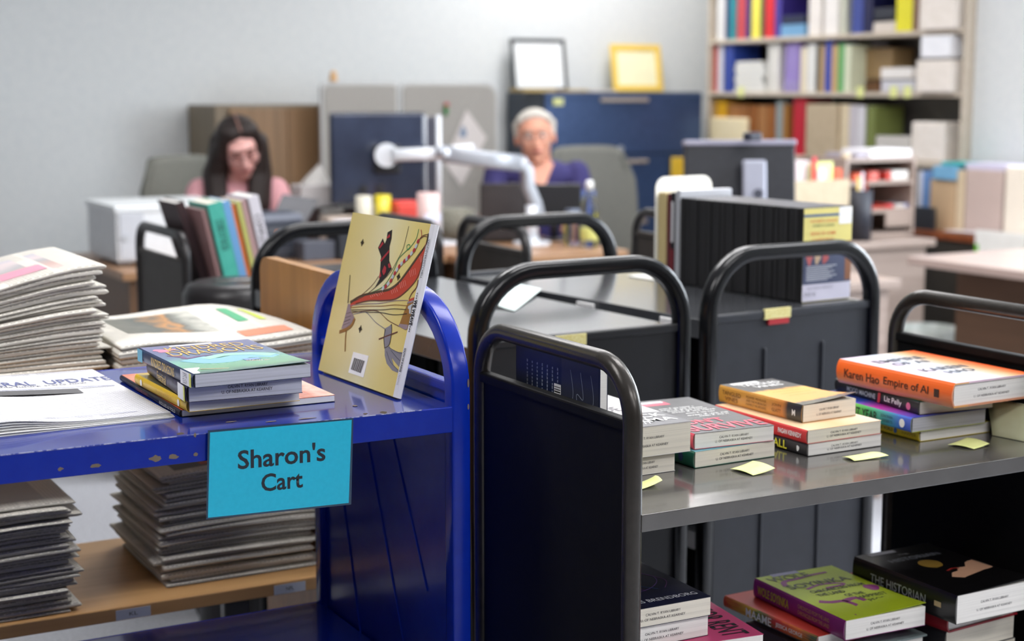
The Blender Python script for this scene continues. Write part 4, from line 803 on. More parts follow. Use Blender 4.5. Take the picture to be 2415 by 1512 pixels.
# behind the row: silver case, slim spines, cream binder, white bookend
def upright(label, px0, px1, ptop, m, Yn, wd=.14, name='book', cat='book', group=None, zb=DZc, mp=PAGE, band=None):
    a = P(px0, 500, Y=Yn); b_ = P(px1, 500, Y=Yn); h = P((px0+px1)/2, ptop, Y=Yn).z-zb
    return a, b_, h
base_off = .0145*26+.006
def behind(k0_, th_, h, wd, m, label, name='book', cat='book', m2=None):
    p = Vector((fx, fy, DZc))+dirv*k0_
    r = thing(name, label, cat, p, (0, 0, cang)); MB().box((0, 0, 0), (wd, th_, h), .001).build('cover', m, r)
    MB().box((.002, .002, h-.0002), (wd-.002, th_-.002, h+.0008)).build('page_block', m2 or PAGE, r); return r
behind(base_off, .016, .205, .15, mat((200, 202, 208), .3, .4), 'silver grey case standing behind the black disc cases', 'media_case', 'case', mat((230, 230, 232), .4))
u1 = behind(base_off+.019, .013, .20, .145, mat((26, 24, 30), .4), 'thin black spined book between the silver case and cream binder')
decal(u1, 'spine_text', [(-.004, .09), (.004, .09), (.004, .18), (-.004, .18)], mat((206, 206, 210), .5), (-.0002, .0065, 0), (0,-1,0), (0,0,1)); decal(u1, 'spine_text', [(-.005, .02), (.005, .02), (.005, .075), (-.005, .075)], mat((120, 30, 40), .5), (-.0002, .0065, 0), (0,-1,0), (0,0,1))
behind(base_off+.034, .010, .197, .145, mat((96, 34, 44), .4), 'thin dark red book standing beside the cream binder')
behind(base_off+.048, .028, .197, .16, mat((196, 178, 128), .6), 'tan bound volume standing in front of the white bookend', m2=mat((196, 178, 128), .6))
be = thing('bookend', 'white rounded metal bookend rising behind the black disc cases', 'bookend', Vector((fx, fy, DZc))+dirv*(base_off+.080)+Vector((-.004, 0, 0)), (0, 0, cang))
pts = [(0, 0, 0), (.165, 0, 0), (.165, 0, .232-.028)]+[(.165-.028+.028*math.cos(a), 0, .232-.028+.028*math.sin(a)) for a in [k*PI/12 for k in range(1, 6)]]+[(.137, 0, .232), (.028, 0, .232)]+[(.028-.028*math.sin(a), 0, .232-.028+.028*math.cos(a)) for a in [k*PI/12 for k in range(1, 6)]]+[(0, 0, .204)]
WM = mat((242, 242, 236), .45, name='white_metal')
MB().prism(pts, (0, .002, 0)).build('upright_plate', WM, be); part_box('foot_plate', (0, .002, 0), (.165, .10, .0012), WM, be)

# ================================================================ OAK NEWSPAPER SHELF
OAKT = wood('oak_top', (196, 150, 98), (214, 170, 116), 0, 9, .45); OAKV = wood('oak_panel', (150, 104, 50), (172, 122, 62), 2, 9, .4)
NX0, NX1, NY0, NY1 = -.55, 1.0, 2.36, 2.745
NT, NB_ = .915, .553
ns = thing('newspaper_shelf', 'two level oak shelf unit holding newspaper piles behind the blue cart', 'shelf', (0, 0, 0))
MB().box((NX0, NY0+.002, NT-.022), (NX1-.022, NY1, NT), .002).build('shelf_board', OAKT, ns)
lowb = MB().box((NX0, NY0, NB_-.022), (NX1+.0-.022, NY1, NB_), .002).build('shelf_board', OAKT, ns)
def pan(x):
    pr = [(x, NY0, .11), (x, NY1, .11), (x, NY1, 1.05-.03)]+[(x, NY1-.03+.03*math.cos(a), 1.05-.03+.03*math.sin(a)) for a in [k*PI/10 for k in range(1, 6)]]+[(x, NY0+.03-.03*math.sin(a), 1.05-.03+.03*math.cos(a)) for a in [k*PI/10 for k in range(0, 6)]]
    return MB().prism(pr, (.022, 0, 0)).build('end_panel', OAKV, ns)
pan(NX1-.022); pan(NX0-.022)
MB().box((NX0, NY1-.03, .14), (NX1-.03, NY1-.018, .30)).build('back_rail', OAKV, ns)
for lx, s_, w_ in ((P(314, 1432, Y=NY0).x, 'KL', .055), (P(683, 1371, Y=NY0).x, 'NPL', .055)):
    o = MB().box((lx-w_/2, NY0-.0006, NB_-.0205), (lx+w_/2, NY0, NB_-.0045)).build('shelf_label', mat((206, 210, 222), .4), ns); lettering(o, s_, (lx, NY0-.0008, NB_-.0125), (1,0,0), (0,0,1), .013, .006, INK)
for lx in (.28, .80, -.3):
    MB().box((lx-.022, NY0+.03, .0), (lx+.022, NY0+.055, NB_-.022), .002).build('post', mat((24, 24, 26), .35), ns)

# -- newspapers ----------------------------------------------------------------
NP = newsprint('newsprint_page', (226, 222, 212), (120, 118, 114), 5, 70, .8)
NE = pagemat('newsprint_edge', (206, 202, 192), fine=700, dark=.62)
NPD = newsprint('newsprint_grey', (190, 190, 188), (96, 96, 98), 5, 70, .8)
def paper_pile(x0, y0, x1, y1, zb, n, th, warp, lab, group, seed, jit=.006, rotj=.02, top_label=None, matT=None):
    """folded newspapers, one on another; warp(u,v,h) bends the pile, neighbours share the wave between them"""
    q = random.Random(seed); z = 0.0; out = []; cx_, cy_ = (x0+x1)/2, (y0+y1)/2
    amp, ph = 0.0, 0.0
    for k in range(n):
        t = th*q.uniform(.6, 1.4); dx, dy, a = q.uniform(-jit, jit), q.uniform(-jit, jit), q.uniform(-rotj, rotj)
        H = z; amp2, ph2 = q.uniform(.0003, .0013)*min(1, (k+1)/4), q.uniform(0, 6)
        W2, L2 = (x1-x0)/2+q.uniform(-.004, .006), (y1-y0)/2+q.uniform(-.004, .004)
        def shape(u, v, side):
            x = (u*2-1)*W2; y = (v*2-1)*L2; X = x*math.cos(a)-y*math.sin(a)+dx; Y = x*math.sin(a)+y*math.cos(a)+dy
            gu, gv = min(1.03, max(-.03, X/(x1-x0)+.5)), min(1.03, max(-.03, Y/(y1-y0)+.5)); A, p_ = (amp2, ph2) if side else (amp, ph)
            e = min(1-abs(u*2-1), 1-abs(v*2-1)); rnd = t*.26*(1-min(1, e/.03))**2
            zz = warp(gu, gv, H+(t if side else 0))+A*math.sin(5*gu+p_)*math.cos(4*gv+p_)
            return Vector((X, Y, zz+(-rnd if side else rnd)))
        b = MB(); us = [0, .012]+[.03+.94*i/10 for i in range(11)]+[.988, 1]; us = sorted(us); vs = us
        def ring(side): return [[b.bm.verts.new(shape(u, v, side)) for v in vs] for u in us]
        T, B_ = ring(True), ring(False); N = len(us)-1
        for i in range(N):
            for j in range(N):
                f = b.bm.faces.new([T[i][j], T[i+1][j], T[i+1][j+1], T[i][j+1]]); f.smooth = True; f.material_index = 0
                for l, uv in zip(f.loops, [(us[i], vs[j]), (us[i+1], vs[j]), (us[i+1], vs[j+1]), (us[i], vs[j+1])]): l[b.uv].uv = uv
                f = b.bm.faces.new([B_[i][j+1], B_[i+1][j+1], B_[i+1][j], B_[i][j]]); f.smooth = True; f.material_index = 1
        per = [(i, 0) for i in range(N)]+[(N, j) for j in range(N)]+[(i, N) for i in range(N, 0, -1)]+[(0, j) for j in range(N, 0, -1)]
        loops = [[T[i][j] for i, j in per]]
        for lv in range(1, 4):
            s_ = lv/4; off = q.uniform(-.0012, .0020); lp = []
            for i, j in per:
                pT, pB = T[i][j].co, B_[i][j].co; d = Vector((pT.x, pT.y, 0))
                if d.length: d.normalize()
                lp.append(b.bm.verts.new(pT.lerp(pB, s_)+d*(off+q.uniform(-.0003, .0003))))
            loops.append(lp)
        loops.append([B_[i][j] for i, j in per])
        for A, C in zip(loops, loops[1:]):
            for i in range(len(per)):
                f = b.bm.faces.new([A[i], C[i], C[(i+1) % len(per)], A[(i+1) % len(per)]]); f.material_index = 1; f.smooth = True
        o = b.build('newspaper', [matT or NP, NE]); o.location = (cx_, cy_, zb+.0006)
        tag(o, top_label if (k == n-1 and top_label) else lab, 'newspaper', group); out.append(o); z += t+.0007; amp, ph = amp2, ph2
    return out, z
# upper left pile: fold side (right) thicker, drooping towards the left
def wl(u, v, h): return h*(1-.55*max(0, (.98-u))**1.3)+.0012*math.sin(9*u)*h*8
tx0, tx1, ty0, ty1 = .22, .605, 2.42, 2.735
pA, hA = paper_pile(tx0, ty0, tx1, ty1, NT, 24, .0064, wl, 'folded newspaper inside the tall upper left pile behind blue cart', 'newspapers in the upper left pile', 11, .008, .03, top_label='topmost folded newspaper of the upper left pile, with coloured photo')
topo = pA[-1]
def patch(o, nm, u0, v0, u1, v1, m, n=6, dz=.0004):
    """printed area on the uppermost sheet, following its bend (samples the sheet's own vertices)"""
    N = 15; vs_ = o.data.vertices; us = sorted([0, .012]+[.03+.94*i/10 for i in range(11)]+[.988, 1]); M = len(us)
    def samp(u, v):
        def loc(t):
            for i in range(M-1):
                if t <= us[i+1]: return i, (t-us[i])/(us[i+1]-us[i])
            return M-2, 1
        i, a = loc(u); j, b_ = loc(v); g = lambda i, j: vs_[i*M+j].co
        return (g(i, j)*(1-a)*(1-b_)+g(i+1, j)*a*(1-b_)+g(i, j+1)*(1-a)*b_+g(i+1, j+1)*a*b_)+Vector((0, 0, dz))
    return MB().grid(lambda u, v: samp(u0+(u1-u0)*u, v0+(v1-v0)*v), n, n).build(nm, m, o)
patch(topo, 'printed_photo', .05, .12, .86, .80, gradmat('news_pic_a', [(0, (214, 196, 190)), (.3, (206, 176, 168)), (.5, (176, 176, 178)), (.75, (220, 206, 206)), (1, (190, 190, 200))], 'V', .7, 0, noise_amt=.5, nscale=3))
patch(topo, 'printed_block', .62, .16, .80, .36, mat((228, 160, 180), .7), dz=.0008); patch(topo, 'printed_block', .25, .66, .48, .84, mat((130, 190, 120), .7), dz=.0008); patch(topo, 'printed_block', .36, .5, .5, .6, mat((160, 180, 210), .7), dz=.0008)
# upper middle: a few loosely opened newspapers
def wm(u, v, h): return h+min(1, h/.03)*(.012*math.sin(2.6*u+.4)*v+.10*max(0, u-.62)*v*(1-u)*1.2+.004+.004*math.sin(7*u+3*v))
pB_, hB_ = paper_pile(.618, 2.38, .938, 2.70, NT, 4, .009, wm, 'folded newspaper under the opened one on the upper oak shelf', 'newspapers by the oak end panel', 23, .006, .02, top_label='newspaper opened towards the oak end panel, colour pictures on it')
tp = pB_[-1]
patch(tp, 'printed_photo', .12, .30, .60, .86, gradmat('news_pic_b', [(0, (120, 120, 112)), (.4, (96, 100, 96)), (.6, (190, 140, 90)), (.7, (110, 112, 106)), (1, (200, 200, 190))], 'U', .7, 0, noise_amt=.6, nscale=4)); patch(tp, 'printed_block', .74, .42, .80, .80, mat((90, 176, 130), .7), dz=.0008); patch(tp, 'printed_block', .86, .42, .90, .80, mat((206, 222, 90), .7), dz=.0008); patch(tp, 'printed_block', .66, .08, .92, .22, mat((222, 140, 110), .7), dz=.0008)
# lower left pile
def w2(u, v, h): return h*(1-.16*(1-u)**2)+.0015*min(1, h*25)*math.sin(6*u+20*h)
pC, hC = paper_pile(.14, 2.375, .535, 2.70, NB_, 27, .0060, w2, 'folded newspaper inside the lower left pile seen under the blue cart', 'newspapers in the lower left pile', 31, .011, .035, top_label='topmost newspaper of the lower left pile, grey front page')
def w3(u, v, h): return h*(1+.05*math.sin(3*u))+.0016*math.sin(7*u+16*h)*(h*6)
pD, hD = paper_pile(.688, 2.425, .952, 2.70, NB_, 27, .0062, w3, 'folded newspaper inside the lower middle pile above a shelf label', 'newspapers in the lower middle pile', 43, .012, .035, top_label='topmost newspaper of the lower middle pile, red and grey picture')
patch(pC[-1], 'printed_photo', .1, .1, .9, .9, gradmat('news_pic_c', [(0, (196, 192, 186)), (.4, (176, 170, 166)), (.7, (204, 200, 194)), (1, (180, 180, 176))], 'V', .7, 0, noise_amt=.5, nscale=3))
patch(pD[-1], 'printed_photo', .12, .08, .5, .62, mat((110, 108, 106), .7)); patch(pD[-1], 'printed_block', .3, .1, .5, .25, mat((190, 110, 96), .7), dz=.0008); patch(pD[-1], 'printed_block', .16, .3, .3, .42, mat((214, 212, 206), .7), dz=.0008)

# ================================================================ OFFICE BEHIND
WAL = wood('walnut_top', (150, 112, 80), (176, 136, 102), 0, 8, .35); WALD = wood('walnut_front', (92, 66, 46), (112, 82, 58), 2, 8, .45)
GWD = wood('greige_wood', (152, 134, 124), (174, 156, 146), 0, 8, .4)
def desk(label, x0, x1, y0, y1, top, front, z=.74, th=.03, name='desk', panel=True, ov=.03, rp=None):
    d = thing(name, label, 'desk', ((x0+x1)/2, (y0+y1)/2, 0)); cx, cy = (x0+x1)/2, (y0+y1)/2
    part_box('desk_top', (x0-cx, y0-cy, z-th), (x1-cx, y1-cy, z), top, d, .004)
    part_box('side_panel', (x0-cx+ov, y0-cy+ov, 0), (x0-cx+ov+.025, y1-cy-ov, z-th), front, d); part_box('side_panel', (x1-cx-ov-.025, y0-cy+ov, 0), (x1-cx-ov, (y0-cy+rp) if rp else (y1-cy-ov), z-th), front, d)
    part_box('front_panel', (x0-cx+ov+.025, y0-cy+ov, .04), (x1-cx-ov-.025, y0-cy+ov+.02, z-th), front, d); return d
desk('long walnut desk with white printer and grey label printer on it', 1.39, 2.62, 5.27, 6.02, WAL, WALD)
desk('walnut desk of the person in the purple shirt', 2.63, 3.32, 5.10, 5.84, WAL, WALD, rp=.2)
ZD = .7405
# wooden cabinet on the back wall
WC = wood('cabinet_oak', (124, 96, 66), (150, 116, 82), 2, 7, .5); WCS = wood('cabinet_side', (118, 104, 84), (136, 120, 98), 2, 7, .5)
wc = thing('storage_cabinet', 'brown wooden cabinet against the back wall behind the woman', 'cabinet', (2.62, 7.27, 0))
part_box('body', (-.30, -.20, 0), (.33, .21, 1.285), WCS, wc, .003); part_box('door', (-.235, -.222, .04), (.045, -.201, 1.27), WC, wc, .002); part_box('door', (.05, -.222, .04), (.328, -.201, 1.27), WC, wc, .002)
for c in list(wc.children)[1:]: pass
MB().cyl((-.215, -.232, 1.22), (-.215, -.201, 1.22), .012).build('lock', mat((170, 165, 155), .3, .8), wc)
# partition screens
FAB = noisemat('grey_felt', (160, 156, 150), (172, 168, 161), 220, .95, bump=.4); TRIMG = mat((196, 196, 194), .4)
def screen(lab, x0, x1, rc):
    Yp = 6.9; s = thing('partition_panel', lab, 'partition', ((x0+x1)/2, Yp, 0)); h = 1.393; w2 = (x1-x0)/2
    def outline(i, r): 
        p = [(-w2+i, 0, .06), (w2-i, 0, .06)]
        p += [(w2-i-(r if rc else .02)*(1-math.cos(a)), 0, h-i-(r if rc else .02)*(1-math.sin(a))) for a in [k*PI/12 for k in range(7)]]
        p += [(-w2+i+.03*(1-math.sin(a)), 0, h-i-.03*(1-math.cos(a))) for a in [k*PI/12 for k in range(7)]]; return p
    MB().prism([Vector(q)+Vector((0, -.018, 0)) for q in outline(.014, .06)], (0, .036, 0)).build('felt_panel', FAB, s)
    MB().prism([Vector(q)+Vector((0, -.012, 0)) for q in outline(0, .07)], (0, .024, 0)).build('edge_frame', TRIMG, s)
    part_box('foot', (-w2+.05, -.12, 0), (-w2+.1, .12, .06), TRIMG, s); part_box('foot', (w2-.1, -.12, 0), (w2-.05, .12, .06), TRIMG, s); return s
s1_ = screen('narrower grey felt partition beside the brown cabinet', 2.772, 3.168, False); s2_ = screen('wider grey felt partition with a pinned diagonal paper', 3.178, 3.705, True)
pp = thing('pinned_paper', 'white paper pinned diagonally on the grey partition', 'paper', P(1085, 355, Y=6.875))
DQ = [P(a, b, Y=6.875)-pp.location for a, b in ((1100, 258), (1148, 325), (1088, 440), (1048, 385))]; 
MB().prism([DQ[3], DQ[2], DQ[1], DQ[0]], (0, .001, 0)).build('sheet', mat((216, 208, 204), .7), pp); decal(pp, 'printed_crest', blob2(0, 0, .018, .028, seed=3), mat((124, 140, 164), .6), (P(1092, 312, Y=6.875)-pp.location)+Vector((0, -.001, 0)), (1,0,0), (0,0,1))
fo = thing('felt_ornament', 'small red and green ornament pinned on the grey partition', 'ornament', P(1052, 258, Y=6.87))
MB().ell((0, 0, -.006), (.013, .006, .026)).build('green_stem', mat((60, 130, 70), .6), fo); MB().ell((.004, 0, .022), (.014, .006, .01)).build('red_bloom', mat((180, 60, 60), .6), fo)
kn = MB().lathe((0, 0, 0), [(.018, 0), (.022, .012), (.012, .026), (.018, .038), (.006, .05)]).build('figurine', mat((226, 178, 120), .6)); kn.location = P(772, 190, Y=6.9)+Vector((.03, 0, 0)); kn.location.z = 1.394; tag(kn, 'tiny orange figurine on top of the narrower partition', 'figurine')
# filing cabinet
FCB = noisemat('file_cabinet_blue', (60, 82, 122), (68, 90, 132), 40, .3, metal=.45); FCS = mat((48, 58, 72), .5); HND = mat((190, 178, 166), .35, .5)
fcab = thing('filing_cabinet', 'dark blue four drawer lateral filing cabinet under two picture frames', 'cabinet', (4.565, 7.255, 0))
part_box('body', (-.495, -.185, .03), (.495, .205, 1.345), FCS, fcab, .004)
for k in range(4):
    z = .05+k*.324; d = part_box('drawer', (-.49, -.205, z), (.49, -.186, z+.316), FCB, fcab, .004)
    part_box('handle', (-.165, -.222, z+.272), (.135, -.2055, z+.292), HND, d, .004)
    part_box('drawer_lip', (-.49, -.209, z+.296), (.49, -.2055, z+.314), FCB, d, .002)
decal(fcab, 'yellow_label', [(-.03, -.018), (.03, -.018), (.03, .018), (-.03, .018)], mat((226, 230, 160), .6), (P(1315, 240, Y=7.04)-fcab.location)+Vector((0, -.007, 0)), (1,0,0), (0,0,1), .001)
lk = MB().cyl((0, 0, 0), (0, -.012, 0), .016).build('round_lock', mat((170, 180, 196), .3, .6), fcab); lk.location = P(1463, 350, Y=7.045)-fcab.location
ym = thing('hanging_file', 'yellow folder sleeve hanging on the right side of the blue filing cabinet front', 'folder', P(1598, 420, Y=7.035)); part_box('sleeve', (-.047, -.012, -.112), (.047, 0, .112), noisemat('yolk_plastic', (226, 184, 50), (234, 196, 70), 20, .4), ym, .005)
# frames leaning on the wall, standing on the cabinet
def frame(lab, x0, x1, h, fm, inner, fw=.02):
    f = thing('picture_frame', lab, 'picture frame', ((x0+x1)/2, 7.40, 1.346), (math.radians(-9), 0, 0)); w2 = (x1-x0)/2
    b = MB(); b.box((-w2, -.012, 0), (w2, 0, fw), .002); b.box((-w2, -.012, h-fw), (w2, 0, h), .002); b.box((-w2, -.012, fw), (-w2+fw, 0, h-fw), .002); b.box((w2-fw, -.012, fw), (w2, 0, h-fw), .002); b.build('frame', fm, f)
    part_box('board', (-w2+fw, -.006, fw), (w2-fw, -.003, h-fw), inner, f); return f
frame('black framed white board leaning on the wall above the blue cabinet', 4.075, 4.412, .285, mat((54, 56, 60), .4), mat((236, 240, 242), .3))
f2 = frame('yellow framed pale print leaning on the wall above the blue cabinet', 4.70, 5.03, .262, mat((242, 206, 96), .45), mat((252, 246, 206), .4), .035); f2.location.x = 4.868
for k, (px, c, wd_, hh) in enumerate(((1265, (196, 170, 110), .2, .018), (1352, (190, 168, 120), .14, .014), (1418, (216, 206, 196), .16, .01))):
    o = MB(); rr = random.Random(k)
    for j in range(4): o.box((-wd_/2+rr.uniform(-.01, .01), -.08, j*hh/4), (wd_/2+rr.uniform(-.01, .01), .06, j*hh/4+hh/4.4), .0005)
    e = o.build('paper_stack', noisemat('kraft_%d' % k, c, [min(255, v+14) for v in c], 60, .8)); e.location = Vector((P(px, 210, Y=7.15).x, 7.2, 1.346)); tag(e, ['tan paper bundle in front of the black framed board', 'tan paper bundle right of the black framed board', 'pale paper bundle left of the yellow frame'][k], 'papers')

# -- bookcase -------------------------------------------------------------------
BCM = noisemat('bookcase_putty', (196, 184, 166), (206, 194, 178), 40, .5); BCD = mat((120, 118, 116), .7)
BF = 5.15; bcs = thing('bookcase', 'tall putty coloured steel bookcase filled with books and boxes', 'bookcase', (5.3, 6.2, 0)); by0, by1 = 5.20-6.2, 7.14-6.2
for y in (by0, by1-.02): part_box('upright', (-.15, y, 0), (.145, y+.02, 2.3), BCM, bcs, .002)
part_box('back_panel', (.13, by0+.02, 0), (.145, by1-.02, 2.3), BCD, bcs)
SHZ = [.08, .40, .71, 1.026, 1.345, 1.625, 1.92, 2.28]
for z in SHZ: part_box('shelf_board', (-.15, by0+.02, z-.022), (.13, by1-.02, z), BCM, bcs, .002)
def shelf_item(lab, px0, px1, ptop, zs, c, name='book', cat='book', depth=.18, m=None, xf=None, lean=0, hole=False, group=None, zoff=0, rad=0):
    xf = xf or BF+.02; ya, yb = P(px0, 200, X=xf).y, P(px1, 200, X=xf).y
    h = P((px0+px1)/2, ptop, X=xf).z-zs-zoff if ptop is not None else .24
    nxt = min([q for q in SHZ if q > zs+.05]+[9])-.022; h = min(h, nxt-zs-zoff-.004)
    m = m or mat(c, .5); r = thing(name, lab, cat, (xf, (ya+yb)/2, zs+.0005+zoff), (math.radians(lean), 0, 0), group); w2 = abs(ya-yb)/2
    if name == 'book' or name == 'binder':
        b = MB(); b.box((0, -w2, 0), (.004, w2, h), .0015); b.box((.003, -w2, 0), (depth, -w2+.0022, h)); b.box((.003, w2-.0022, 0), (depth, w2, h)); b.build('cover', m, r)
        MB().box((.005, -w2+.0025, .002), (depth-.004, w2-.0025, h-.003)).build('page_block', PAGE, r)
    else:
        MB().box((0, -w2, 0), (depth, w2, h), rad or .003).build('body', m, r)
    return r
S1, S2, S3 = 1.625, 1.345, 1.026
LB = mat((232, 232, 230), .5)
for a in (
 ('white binder at the left end of the top visible shelf', 1688, 1706, -20, S1, (226, 226, 226), 'binder', 'binder'),
 ('navy binder with pale label, second on the top visible shelf', 1708, 1717, -20, S1, (40, 58, 110), 'binder', 'binder'),
 ('teal binder with pale label on the top visible shelf', 1718, 1732, -20, S1, (30, 140, 152), 'binder', 'binder'),
 ('red book beside the teal binder on the top visible shelf', 1735, 1755, -20, S1, (196, 72, 80), 'book', 'book'),
 ('blue book between the red and yellow ones, top visible shelf', 1757, 1765, -20, S1, (38, 48, 130), 'book', 'book'),
 ('yellow binder left of the green book, top visible shelf', 1769, 1789, -20, S1, (240, 226, 90), 'binder', 'binder'),
 ('dark green thin book on the top visible shelf', 1791, 1798, -20, S1, (30, 90, 64), 'book', 'book'),
 ('bright red binder on the top visible shelf', 1800, 1822, -20, S1, (216, 34, 46), 'binder', 'binder'),
 ('purple blue binder beside the bright red one', 1824, 1838, -20, S1, (70, 56, 150), 'binder', 'binder'),
 ('tall white folded banner roll, left of two on the top visible shelf', 1903, 1932, -20, S1, (234, 228, 222), 'document_box', 'box'),
 ('tall white folded banner roll, right of two on the top visible shelf', 1940, 1972, -20, S1, (240, 236, 232), 'document_box', 'box'),
 ('thin pale green book right of the white rolls', 1978, 1990, -20, S1, (206, 208, 190), 'book', 'book'),
 ('blue binder right of the pale books, top visible shelf', 2004, 2030, -20, S1, (58, 74, 150), 'binder', 'binder'),
 ('large dark navy binder on the top visible shelf', 2032, 2052, -20, S1, (14, 18, 70), 'binder', 'binder'),
 ('bright yellow binder near the boxes on the top visible shelf', 2108, 2145, -20, S1, (232, 224, 40), 'binder', 'binder'),
 ('brown book right of the bright yellow binder', 2147, 2157, -20, S1, (140, 110, 90), 'book', 'book'),
 ('red book at the left end of the middle shelf', 1682, 1690, 100, S2, (196, 80, 72), 'book', 'book'),
 ('white binder beside the red book on the middle shelf', 1692, 1704, 98, S2, (214, 214, 226), 'binder', 'binder'),
 ('royal blue binder on the middle shelf', 1706, 1728, 98, S2, (42, 70, 160), 'binder', 'binder'),
 ('first white journal right of the paper pile, middle shelf', 1810, 1822, 105, S2, (226, 224, 218), 'book', 'book'),
 ('second white journal right of the paper pile, middle shelf', 1824, 1835, 103, S2, (236, 234, 228), 'book', 'book'),
 ('pale book right of the orange box on the middle shelf', 1887, 1900, 112, S2, (238, 226, 200), 'book', 'book'),
 ('white book with rounded top on the middle shelf', 1902, 1922, 104, S2, (232, 232, 228), 'book', 'book'),
 ('dark thin book left of the tan folder, middle shelf', 1924, 1930, 108, S2, (70, 66, 60), 'book', 'book'),
 ('tan folder left of the blue book on the middle shelf', 1932, 1943, 108, S2, (190, 160, 120), 'book', 'book'),
 ('tall blue book on the middle shelf', 1945, 1958, 92, S2, (60, 80, 180), 'book', 'book'),
 ('orange tan book right of the tall blue one', 1960, 1973, 106, S2, (206, 170, 124), 'book', 'book'),
 ('green white book on the middle shelf', 1975, 1988, 104, S2, (110, 180, 110), 'book', 'book'),
 ('pale green book left of the brown box', 1990, 2004, 106, S2, (222, 228, 200), 'book', 'book'),
 ('tan book at the left end of the lower shelf', 1681, 1690, 234, S3, (180, 140, 80), 'book', 'book'),
 ('golden yellow book on the lower shelf', 1692, 1713, 238, S3, (222, 170, 40), 'book', 'book'),
 ('first brown bound journal on the lower shelf', 1717, 1727, 244, S3, (160, 110, 60), 'book', 'book'),
 ('second brown bound journal on the lower shelf', 1728, 1744, 248, S3, (168, 116, 70), 'book', 'book'),
 ('third brown bound journal on the lower shelf', 1746, 1764, 248, S3, (156, 104, 60), 'book', 'book'),
 ('fourth brown bound journal on the lower shelf', 1768, 1788, 248, S3, (150, 92, 44), 'book', 'book'),
 ('fifth brown bound journal on the lower shelf', 1790, 1810, 249, S3, (172, 120, 72), 'book', 'book'),
 ('sixth brown bound journal on the lower shelf', 1812, 1829, 249, S3, (158, 98, 48), 'book', 'book'),
 ('grey green book right of the brown journals', 1832, 1847, 240, S3, (150, 160, 160), 'book', 'book'),
 ('gold brown thin book beside the grey green one', 1849, 1858, 246, S3, (170, 120, 60), 'book', 'book'),
 ('tall red binder on the lower shelf', 1873, 1900, 230, S3, (196, 38, 56), 'binder', 'binder'),
 ('cream book right of the beige magazine box', 1984, 2004, 246, S3, (228, 212, 180), 'book', 'book'),
 ('pale lilac book on the lower shelf', 2006, 2022, 248, S3, (206, 200, 206), 'book', 'book'),
 ('light grey book on the lower shelf', 2024, 2042, 250, S3, (220, 218, 224), 'book', 'book'),
 ('olive and green book at the right of the lower shelf', 2046, 2066, 250, S3, (120, 130, 70), 'book', 'book'),
):
    lab, a0, a1, tp_, zs, c, nm, ct_ = a
    shelf_item(lab, a0, a1, tp_ if tp_ > 0 else None, zs, c, nm, ct_)
    if a[5] in ((30, 140, 152), (196, 72, 80), (240, 226, 90), (40, 58, 110), (58, 74, 150)):
        pass
# boxes and piles on the bookcase
shelf_item('dark navy box with white label on the top visible shelf', 1840, 1893, 36, S1, (24, 32, 66), 'document_box', 'box', zoff=.062, depth=.22)
shelf_item('blue and white small box under the dark navy one', 1838, 1894, 58, S1, (110, 160, 200), 'document_box', 'box', depth=.22)
shelf_item('dark box with white label beside the bright yellow binder', 2055, 2104, 20, S1, (40, 44, 56), 'document_box', 'box', zoff=.062, depth=.22)
shelf_item('pale flat box under the dark box, top visible shelf', 2055, 2106, 52, S1, (216, 206, 196), 'document_box', 'box', depth=.22)
for j in range(6): shelf_item('white folded paper bundle piled on the middle shelf', 1732+(j % 2)*3, 1804-(j % 3)*4, None, S2, (228, 228, 224), 'paper_bundle', 'papers', zoff=0, group='paper bundles on the middle shelf').location.z += 0
for j, o in enumerate([o for o in col.objects if o.get('group') == 'paper bundles on the middle shelf']):
    o.location.z = S2+.0005+j*.027
    for c in o.children: c.scale = (1, 1, .026/.24)
shelf_item('orange and purple curved box on the middle shelf', 1847, 1884, 97, S2, (238, 170, 60), 'document_box', 'box', m=gradmat('orange_purple', [(0, (150, 130, 196)), (.3, (150, 120, 190)), (.34, (240, 176, 60)), (1, (236, 160, 50))], 'V'), rad=.02)
shelf_item('purple grey round foot of the orange box', 1848, 1883, 190, S2, (158, 144, 196), 'document_box', 'box', xf=BF+.012, depth=.006)
shelf_item('brown cardboard box stuffed with silver wrap, middle shelf', 2040, 2102, 114, S2, (160, 132, 92), 'cardboard_box', 'box', depth=.14, zoff=.062, xf=BF+.115)
shelf_item('flat brown tray under the cardboard box', 2040, 2072, 192, S2, (120, 84, 56), 'cardboard_box', 'box', depth=.14, xf=BF+.115)
o = MB().ell((0, 0, 0), (.045, .06, .018), n=20).build('crumpled_wrap', noisemat('silver_wrap', (130, 130, 140), (200, 200, 210), 60, .4, bump=.8)); o.location = P(2076, 114, X=BF+.185); o.location.z = P(2058, 114, X=BF+.115).z+.0195; tag(o, 'crumpled silver wrap in the brown cardboard box', 'wrap')
for j, (pz, c) in enumerate((((2078, 2156, 190), (206, 206, 214)), ((2076, 2150, 160), (236, 232, 228)))):
    shelf_item(['grey paper stack under the loose papers, middle shelf', 'loose white papers near the boxes, middle shelf'][j], pz[0], pz[1], pz[2], S2, c, 'paper_stack', 'papers', zoff=0 if j == 0 else .062, depth=.095)
